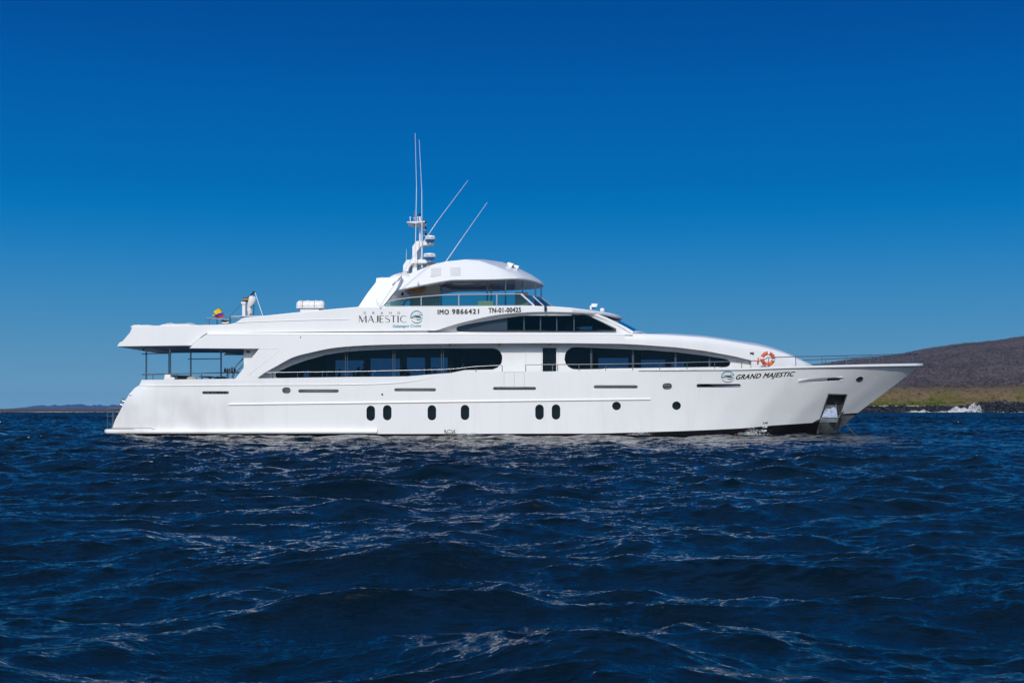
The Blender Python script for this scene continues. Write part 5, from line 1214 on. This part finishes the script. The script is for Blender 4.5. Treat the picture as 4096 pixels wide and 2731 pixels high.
# ================================================================== SHORE
rng = np.random.default_rng(5)
def vnoise(x, y, seed=0):
    """smooth value noise, numpy"""
    r_ = np.random.default_rng(seed); G = r_.random((256, 256)); i = np.floor(x).astype(int); j = np.floor(y).astype(int); fx = x - i; fy = y - j
    fx = fx * fx * (3 - 2 * fx); fy = fy * fy * (3 - 2 * fy); i %= 256; j %= 256; i1 = (i + 1) % 256; j1 = (j + 1) % 256
    return (G[j, i] * (1 - fx) + G[j, i1] * fx) * (1 - fy) + (G[j1, i] * (1 - fx) + G[j1, i1] * fx) * fy
def grid_obj(name, X, Y, Z, m, loc=(0, 0, 0)):
    nr, ncl = X.shape; co = np.stack([X, Y, Z], -1).reshape(-1, 3); idx = np.arange(nr * ncl).reshape(nr, ncl)
    q = np.stack([idx[:-1, :-1], idx[:-1, 1:], idx[1:, 1:], idx[1:, :-1]], -1).reshape(-1, 4)
    me = bpy.data.meshes.new(name); me.from_pydata(co.tolist(), [], q.tolist()); o = bpy.data.objects.new(name, me); C.objects.link(o); finish(o, m, 0)
    me.polygons.foreach_set('use_smooth', [True] * len(me.polygons)); o['kind'] = 'structure'; return o
YS = 900.0
# ridge height as a picture row at the ridge distance
RIDGE = [(2300, 1640), (2700, 1560), (2900, 1500), (3100, 1472), (3248, 1459), (3347, 1446), (3480, 1430), (3614, 1415), (3796, 1390), (4096, 1346), (4500, 1295), (5200, 1260), (7000, 1330), (8000, 1640)]
YR = 2300.0
def hill_z(X, Y):
    px = CX + F * X / Y; rid = np.interp(px, [a for a, _ in RIDGE], [b for _, b in RIDGE]); zr = np.maximum(CZ + (H0 - rid) * YR / F - 22.5, 0)
    t = np.clip((Y - YS - 55) / (YR - YS - 55), 0, 1.6); s_ = np.where(t < 1, 1 - (1 - t) ** 1.35, 1 - (t - 1) * .5)
    return zr * s_
def land_z(X, Y):
    base = 3.4 + 1.0 * vnoise(X / 60, Y / 40, 3) + np.interp(Y - YS, [8, 55, 110, 200], [0, 5.5, 12, 14])
    edge = np.clip((Y - YS) / 10, 0, 1)
    z = -2 + (base + 1.5) * edge + hill_z(X, Y) * np.clip((Y - YS - 55) / 60, 0, 1)
    return z + 9 * (vnoise(X / 45, Y / 160, 31) - .5) * np.clip((Y - YS - 130) / 300, 0, 1) + 1.6 * vnoise(X / 9, Y / 9, 4) * np.clip((Y - YS - 50) / 100, 0, 1) + .8 * vnoise(X / 3.3, Y / 3.3, 6) * np.clip((Y - YS - 50) / 100, 0, 1)
xs_ = np.linspace(150, 1500, 420); yr = np.concatenate([np.linspace(0, 60, 16), np.linspace(65, 1450, 260), np.linspace(1480, 2000, 12)]) + YS
Xg, Yg = np.meshgrid(xs_, yr); Xg = Xg * (1 + (Yg - YS) / YS * .75)
wob = 14 * (vnoise(Xg / 40, Xg * 0, 8) - .5)
mh, th_, bh = new_mat('dry hillside')
bh.inputs['Roughness'].default_value = .95; bh.inputs['Specular IOR Level'].default_value = .1
g = th_.nodes.new('ShaderNodeTexCoord'); na = th_.nodes.new('ShaderNodeTexNoise'); na.inputs['Scale'].default_value = .035; na.inputs['Detail'].default_value = 10; na.inputs['Roughness'].default_value = .7
mpn = th_.nodes.new('ShaderNodeMapping'); mpn.inputs['Scale'].default_value = (1, .35, 1); th_.links.new(g.outputs['Object'], mpn.inputs[0]); th_.links.new(mpn.outputs[0], na.inputs['Vector'])
cr_ = th_.nodes.new('ShaderNodeValToRGB'); cr_.color_ramp.elements[0].position = .40; cr_.color_ramp.elements[0].color = (.050, .038, .046, 1); cr_.color_ramp.elements[1].position = .62; cr_.color_ramp.elements[1].color = (.135, .108, .108, 1)
th_.links.new(na.outputs[0], cr_.inputs[0])
nz = th_.nodes.new('ShaderNodeTexNoise'); nz.inputs['Scale'].default_value = .012; nz.inputs['Detail'].default_value = 4; th_.links.new(mpn.outputs[0], nz.inputs['Vector'])
sp_ = th_.nodes.new('ShaderNodeSeparateXYZ'); th_.links.new(g.outputs['Object'], sp_.inputs[0])
lowf = th_.nodes.new('ShaderNodeMapRange'); lowf.inputs['From Min'].default_value = 22; lowf.inputs['From Max'].default_value = 13; th_.links.new(sp_.outputs['Z'], lowf.inputs['Value'])
nb = th_.nodes.new('ShaderNodeTexNoise'); nb.inputs['Scale'].default_value = .05; nb.inputs['Detail'].default_value = 6; th_.links.new(mpn.outputs[0], nb.inputs['Vector'])
cg = th_.nodes.new('ShaderNodeValToRGB'); cg.color_ramp.elements[0].position = .40; cg.color_ramp.elements[0].color = (.135, .115, .022, 1); cg.color_ramp.elements[1].position = .6; cg.color_ramp.elements[1].color = (.205, .135, .065, 1)
th_.links.new(nb.outputs[0], cg.inputs[0]); mg = th_.nodes.new('ShaderNodeMix'); mg.data_type = 'RGBA'
th_.links.new(lowf.outputs[0], mg.inputs['Factor']); th_.links.new(cr_.outputs[0], mg.inputs['A']); th_.links.new(cg.outputs[0], mg.inputs['B']); th_.links.new(mg.outputs['Result'], bh.inputs['Base Color'])
hill = grid_obj('hill', Xg, Yg + wob * np.clip(1 - (Yg - YS) / 100, 0, 1), land_z(Xg, Yg), mh)

# generic scatter of small lumps merged into one object
def ico(): 
    bm = bmesh.new(); bmesh.ops.create_icosphere(bm, subdivisions=1, radius=1); v = np.array([p.co[:] for p in bm.verts]); f = np.array([[p.index for p in q.verts] for q in bm.faces]); bm.free(); return v, f
IV, IF = ico()
def scatter(name, pos, size, m, label, cat, squash=(.6, 1.2), jit=.35, kind='stuff', seed=1, twig=0):
    r_ = np.random.default_rng(seed); n = len(pos); sz = np.asarray(size)
    if twig:
        c = r_.normal(0, .42, (n, twig, 1, 3)); tri = c + r_.normal(0, .26, (n, twig, 3, 3)); V = (tri.reshape(n, -1, 3) * sz[:, None, None] * np.array([1.2, 1, .8]) + pos[:, None, :]).reshape(-1, 3)
        Fc = np.arange(len(V)).reshape(-1, 3)
        return scatter_mesh(name, V, Fc, m, label, cat, kind)
    S = np.stack([sz * r_.uniform(.8, 1.5, n), sz * r_.uniform(.7, 1.2, n), sz * r_.uniform(squash[0], squash[1], n)], -1)
    V = IV[None] * (1 + r_.normal(0, jit, (n, len(IV), 1)).clip(-.6, .8)); V = V * S[:, None, :] + pos[:, None, :]
    Fc = IF[None] + (np.arange(n) * len(IV))[:, None, None]
    return scatter_mesh(name, V.reshape(-1, 3), Fc.reshape(-1, 3), m, label, cat, kind)
def scatter_mesh(name, V, Fc, m, label, cat, kind):
    me = bpy.data.meshes.new(name); me.vertices.add(len(V)); me.vertices.foreach_set('co', V.astype(np.float32).ravel())
    me.loops.add(Fc.size); me.loops.foreach_set('vertex_index', Fc.ravel().astype(np.int32)); me.polygons.add(len(Fc))
    me.polygons.foreach_set('loop_start', (np.arange(len(Fc)) * 3).astype(np.int32)); me.polygons.foreach_set('loop_total', np.full(len(Fc), 3, np.int32)); me.update(calc_edges=True)
    me.materials.append(m); o = bpy.data.objects.new(name, me); C.objects.link(o); o['label'] = label; o['category'] = cat
    if kind: o['kind'] = kind
    return o
def varied(name, c0, c1, rough=.9, scale=.08):
    m, t, b = new_mat(name); b.inputs['Roughness'].default_value = rough; b.inputs['Specular IOR Level'].default_value = .2
    g = t.nodes.new('ShaderNodeNewGeometry'); cr = t.nodes.new('ShaderNodeValToRGB'); cr.color_ramp.elements[0].color = c0 + (1,); cr.color_ramp.elements[1].color = c1 + (1,)
    t.links.new(g.outputs['Random Per Island'], cr.inputs[0]); t.links.new(cr.outputs[0], b.inputs['Base Color']); return m
n = 42000
ry = YS + 105 + (rng.random(n) ** 1.3) * 1380; rx = (rng.uniform(210, 620, n)) * (1 + (ry - YS) / YS * .85)
scatter('dry_scrub', np.stack([rx, ry, land_z(rx, ry) + .4], -1), rng.uniform(.7, 2.0, n), varied('dry scrub', (.058, .045, .055), (.165, .135, .135)), 'leafless purple-grey scrub covering the hillside right of the bow', 'scrub', seed=2, twig=12)
n = 3000; rx = rng.uniform(230, 640, n); ry = YS + rng.uniform(14, 112, n)
scatter('dry_grass', np.stack([rx, ry, land_z(rx, ry) + .1], -1), rng.uniform(.8, 2.0, n), varied('dry shore plants', (.11, .085, .02), (.20, .13, .06)), 'golden and olive dry shrubs on the flat behind the shore', 'shrubs', seed=3, twig=14)
gp = []
for cx_, cy_, wd_, n_ in ((287, YS + 26, 5, 90), (303, YS + 30, 9, 90), (309, YS + 50, 3, 25), (272, YS + 24, 14, 50), (262, YS + 22, 10, 30), (322, YS + 34, 8, 30), (470, YS + 60, 8, 20)):
    gp.append(np.stack([rng.normal(cx_, wd_ * .45, n_), rng.normal(cy_, 4, n_), np.zeros(n_)], -1))
gp = np.concatenate(gp); gp[:, 2] = land_z(gp[:, 0], gp[:, 1]) + rng.uniform(.2, 1.6, len(gp))
scatter('green_shrubs', gp, rng.uniform(.8, 1.8, len(gp)), varied('green shrub leaves', (.08, .12, .010), (.16, .18, .022)), 'low bright green shrubs on the shore right of the bow', 'shrubs', seed=4, twig=22)
n = 5200; rx = rng.uniform(200, 640, n); up_ = rng.random(n); wobr = 14 * (vnoise(rx / 40, rx * 0, 8) - .5)
hmax = np.interp(rx, [200, 312, 319, 328, 640], [4.2, 4.6, 5.2, 7.4, 8.2]) * (.85 + .3 * vnoise(rx / 6, rx * 0, 9))
rz = up_ * hmax - .3; ryy = YS + wobr - 5 + up_ * 8 + rng.normal(0, 1, n)
scatter('lava_rocks', np.stack([rx, ryy, rz], -1), rng.uniform(.35, 1.5, n), varied('black lava rock', (.006, .006, .008), (.035, .033, .036), .6), 'dark lava boulders piled along the waterline right of the bow', 'rocks', jit=.34, squash=(.5, .9), seed=5)
n = 700; rx = rng.uniform(322, 640, n); scatter('grey_rocks', np.stack([rx, YS + 4 + rng.normal(0, 2, n), np.interp(rx, [320, 330, 640], [5.5, 7.2, 8.0]) + rng.normal(-.3, .8, n)], -1), rng.uniform(.4, 1.1, n), varied('grey lava rock', (.02, .02, .022), (.13, .12, .12), .7), 'paler grey boulders on top of the lava ridge at the right edge', 'rocks', jit=.34, squash=(.5, .9), seed=6)
n = 900; rx = np.concatenate([rng.uniform(236, 283, n // 2), rng.uniform(262, 284, n // 2)]); scatter('beach_sand', np.stack([rx, YS + 9 + rng.normal(0, 1.5, n), 4.4 + rng.normal(0, .15, n)], -1), rng.uniform(.3, .9, n), mat('pale sand', (.42, .34, .27), .9), 'strip of pale sand above the dark rocks', 'sand', squash=(.2, .4), seed=7)
# surf breaking on the rocks
mf = bpy.data.materials.new('surf spray'); mf.use_nodes = True; bf = mf.node_tree.nodes['Principled BSDF']; bf.inputs['Base Color'].default_value = (.92, .94, .96, 1); bf.inputs['Roughness'].default_value = .9; bf.inputs['Alpha'].default_value = 1.0
sf = []
def burst(cx_, wd_, ht, n_, y_=YS - 9):
    n_ = int(n_ * 4); t_ = rng.random(n_); x = rng.normal(cx_, wd_ * .75, n_); sf.append(np.stack([x, y_ + rng.normal(0, 1.2, n_), .05 + ht * t_ ** 2.6 * np.exp(-((x - cx_) / wd_) ** 2 * .6) * (.35 + 1.2 * vnoise(x * .9, x * 0 + cx_, 21))], -1))
for a in ((276, 3.0, 1.3, 110), (282, 2.4, 2.0, 110), (298, 7, 1.0, 160), (304, 3.6, 3.4, 300), (309, 4, 2.6, 300), (313, 4.0, 3.4, 320), (317, 4.2, 5.0, 420), (312, 9, 1.0, 300), (332, 5, .4, 60), (352, 6, .4, 50)): burst(*a)
sf = np.concatenate(sf)
scatter('surf', sf, rng.uniform(.05, .20, len(sf)), mf, 'white surf and spray breaking against the dark rocks', 'surf', squash=(.7, 1.3), seed=8)
# splashes at the waterline of the hull
sp = []
for px_, py_, hh, wd_, n_ in ((2545, 1733, .20, .25, 160), (2570, 1735, .08, .4, 100), (2990, 1738, .08, .4, 220), (3003, 1728, .32, .22, 260), (3030, 1733, .16, .35, 200), (1880, 1742, .10, .4, 300)):
    q = P(px_, py_, interp(BW, px_) + .25); t_ = rng.random(n_); sp.append(np.stack([q.x + rng.normal(0, wd_, n_) * (1 - .5 * t_), q.y - .15 + rng.normal(0, .12, n_), .04 + hh * t_ ** 1.5 * 1.6], -1))
mf2 = mf.copy(); mf2.node_tree.nodes['Principled BSDF'].inputs['Alpha'].default_value = .6
sp = np.concatenate(sp); scatter('splash', sp, rng.uniform(.004, .014, len(sp)), mf2, 'small white splashes where waves slap the hull waterline', 'water spray', squash=(.6, 1.3), seed=9)

# distant land on the left
ml, tl_, bl = new_mat('low coastal plain'); bl.inputs['Base Color'].default_value = (.075, .055, .055, 1); bl.inputs['Roughness'].default_value = .95
xs_ = np.linspace(-1200, -250, 300); yv = np.linspace(0, 900, 30) + 930
Xl, Yl = np.meshgrid(xs_, yv); Xl = Xl * (1 + (Yl - 930) / 930 * .8)
Zl = -1 + 3.1 * np.clip((Yl - 930) / 14, 0, 1) + .35 * vnoise(Xl / 12, Yl / 20, 12) + .0012 * (Yl - 930) + .25 * vnoise(Xl / 3, Yl / 5, 13)
plain = grid_obj('coastal_plain', Xl, Yl, Zl, ml)
xs_ = np.linspace(-800, -250, 200); Xb, Yb = np.meshgrid(xs_, np.array([922., 926, 930, 934])); wb2 = 1.0 * vnoise(Xb / 30, Xb * 0, 14)
Zb = np.array([-.4, .05, .25, .35])[:, None] + .45 * wb2 - .2 + 0 * Xb
grid_obj('beach', Xb, Yb, Zb, mat('beach sand', (.46, .37, .30), .9))
MT = [(-900, 1642), (-300, 1640), (0, 1634.5), (60, 1630), (100, 1626.5), (140, 1621), (165, 1619), (175, 1619), (190, 1622.5), (208, 1620.5), (217, 1617), (222, 1617), (232, 1621.5), (262, 1618.5), (270, 1615), (275, 1615), (282, 1617.5), (296, 1614.5), (303, 1615), (311, 1613.5), (330, 1613.5), (345, 1619), (368, 1621), (374, 1616.5), (383, 1617.5), (388, 1620), (394, 1615.5), (403, 1616), (412, 1620), (425, 1619.5), (432, 1621.5), (446, 1615), (460, 1616), (475, 1619), (560, 1612), (700, 1606), (900, 1612), (1200, 1625), (1500, 1642)]
YM = 9000.0
xs_ = np.linspace(-900, 1500, 700); yv = np.linspace(-900, 900, 41)
Xm, Ym = np.meshgrid(xs_, yv + YM); Xm = (Xm - CX) * Ym / F; hgt = (H0 - np.interp(xs_, [a for a, _ in MT], [b for _, b in MT])) * YM / F
Zm = hgt[None, :] * np.clip(1 - (np.abs(yv) / 900)[:, None] ** 1.3, 0, 1) + 3 * vnoise(Xm / 120, Ym / 120, 15) * np.clip(1 - (np.abs(yv) / 900)[:, None], 0, 1) - 3
grid_obj('distant_hills', Xm, Ym, Zm, mat('haze blue distant hills', (.045, .060, .14), .95))  # blue of the air in between is painted into the hills' colour

# birds
mbird = mat('dark plumage', (.015, .013, .012), .8)
def bird(px, py, Y_, span, roll, flap, label):
    X_, Z_ = (px - CX) * Y_ / F, CZ + (H0 - py) * Y_ / F; mb = MB(); s_ = span / 2
    mb.ball((0, 0, 0), (s_ * .30, s_ * .08, s_ * .08), 8, 6); mb.tube([(-s_ * .25, 0, 0), (-s_ * .62, 0, -.01)], s_ * .04, 6, True, s_ * .01); mb.tube([(s_ * .25, 0, .02), (s_ * .45, 0, .0)], s_ * .03, 6, True, s_ * .008)
    for q in (-1, 1):
        z1, z2 = flap * s_ * .35, flap * s_ * .1
        mb.prism([(s_ * .12, 0, s_ * .05), (s_ * .16, q * s_ * .45, z1), (-s_ * .22, q * s_, z2), (-s_ * .1, q * s_ * .45, z1 - .01), (-s_ * .14, 0, s_ * .04)], (0, 0, .02 * s_))
    rot = Matrix.Rotation(R(roll), 3, 'Z') @ Matrix.Rotation(R(roll * .6), 3, 'X'); mb.v = [rot @ p + Vector((X_, Y_, Z_)) for p in mb.v]
    return tag(mb.build('bird', mbird, None, loc=(X_, Y_, Z_)), label, 'bird', 'seabirds in flight')
for a in ((2900, 1179, 420, .9, 40, 1.0, 'dark seabird flying above the foredeck, well left of the bow tip'), (3272, 1345, 300, .5, 20, 1.2, 'dark seabird just above the coachroof nose'), (3333, 1262, 420, .8, 65, .3, 'seabird gliding high above the bow rail'),
          (3569, 1326, 420, .9, 70, .3, 'seabird gliding above the bow tip'), (3785, 1438, 380, .8, 50, 1.3, 'upper dark seabird in front of the hillside right of the bow'), (3787, 1485, 420, .6, 60, .8, 'lower dark seabird in front of the hillside right of the bow'),
          (3918, 1137, 420, .7, 60, .5, 'seabird high in the sky near the right edge'), (3734, 728, 420, .5, 40, .8, 'tiny seabird high above the bow, lower of the two highest'), (3495, 514, 420, .45, 40, .8, 'highest tiny seabird in the sky right of the mast')):
    bird(*a)

# ================================================================== HAZE
hz = MB().box((-13000, -400, -4), (13000, 14800, 190)).build('haze', None, None, smooth=0)
hz['kind'] = 'stuff'; hz['label'] = 'thin blue sea haze between the camera and the far hills'; hz['category'] = 'haze'
hm_ = bpy.data.materials.new('haze air'); hm_.use_nodes = True; ht = hm_.node_tree; ht.nodes.clear()
ho = ht.nodes.new('ShaderNodeOutputMaterial'); hv = ht.nodes.new('ShaderNodeVolumePrincipled'); hv.inputs['Color'].default_value = (.12, .50, 1.0, 1); hv.inputs['Density'].default_value = 3.5e-5
ht.links.new(hv.outputs[0], ho.inputs['Volume']); hz.data.materials.clear(); hz.data.materials.append(hm_)
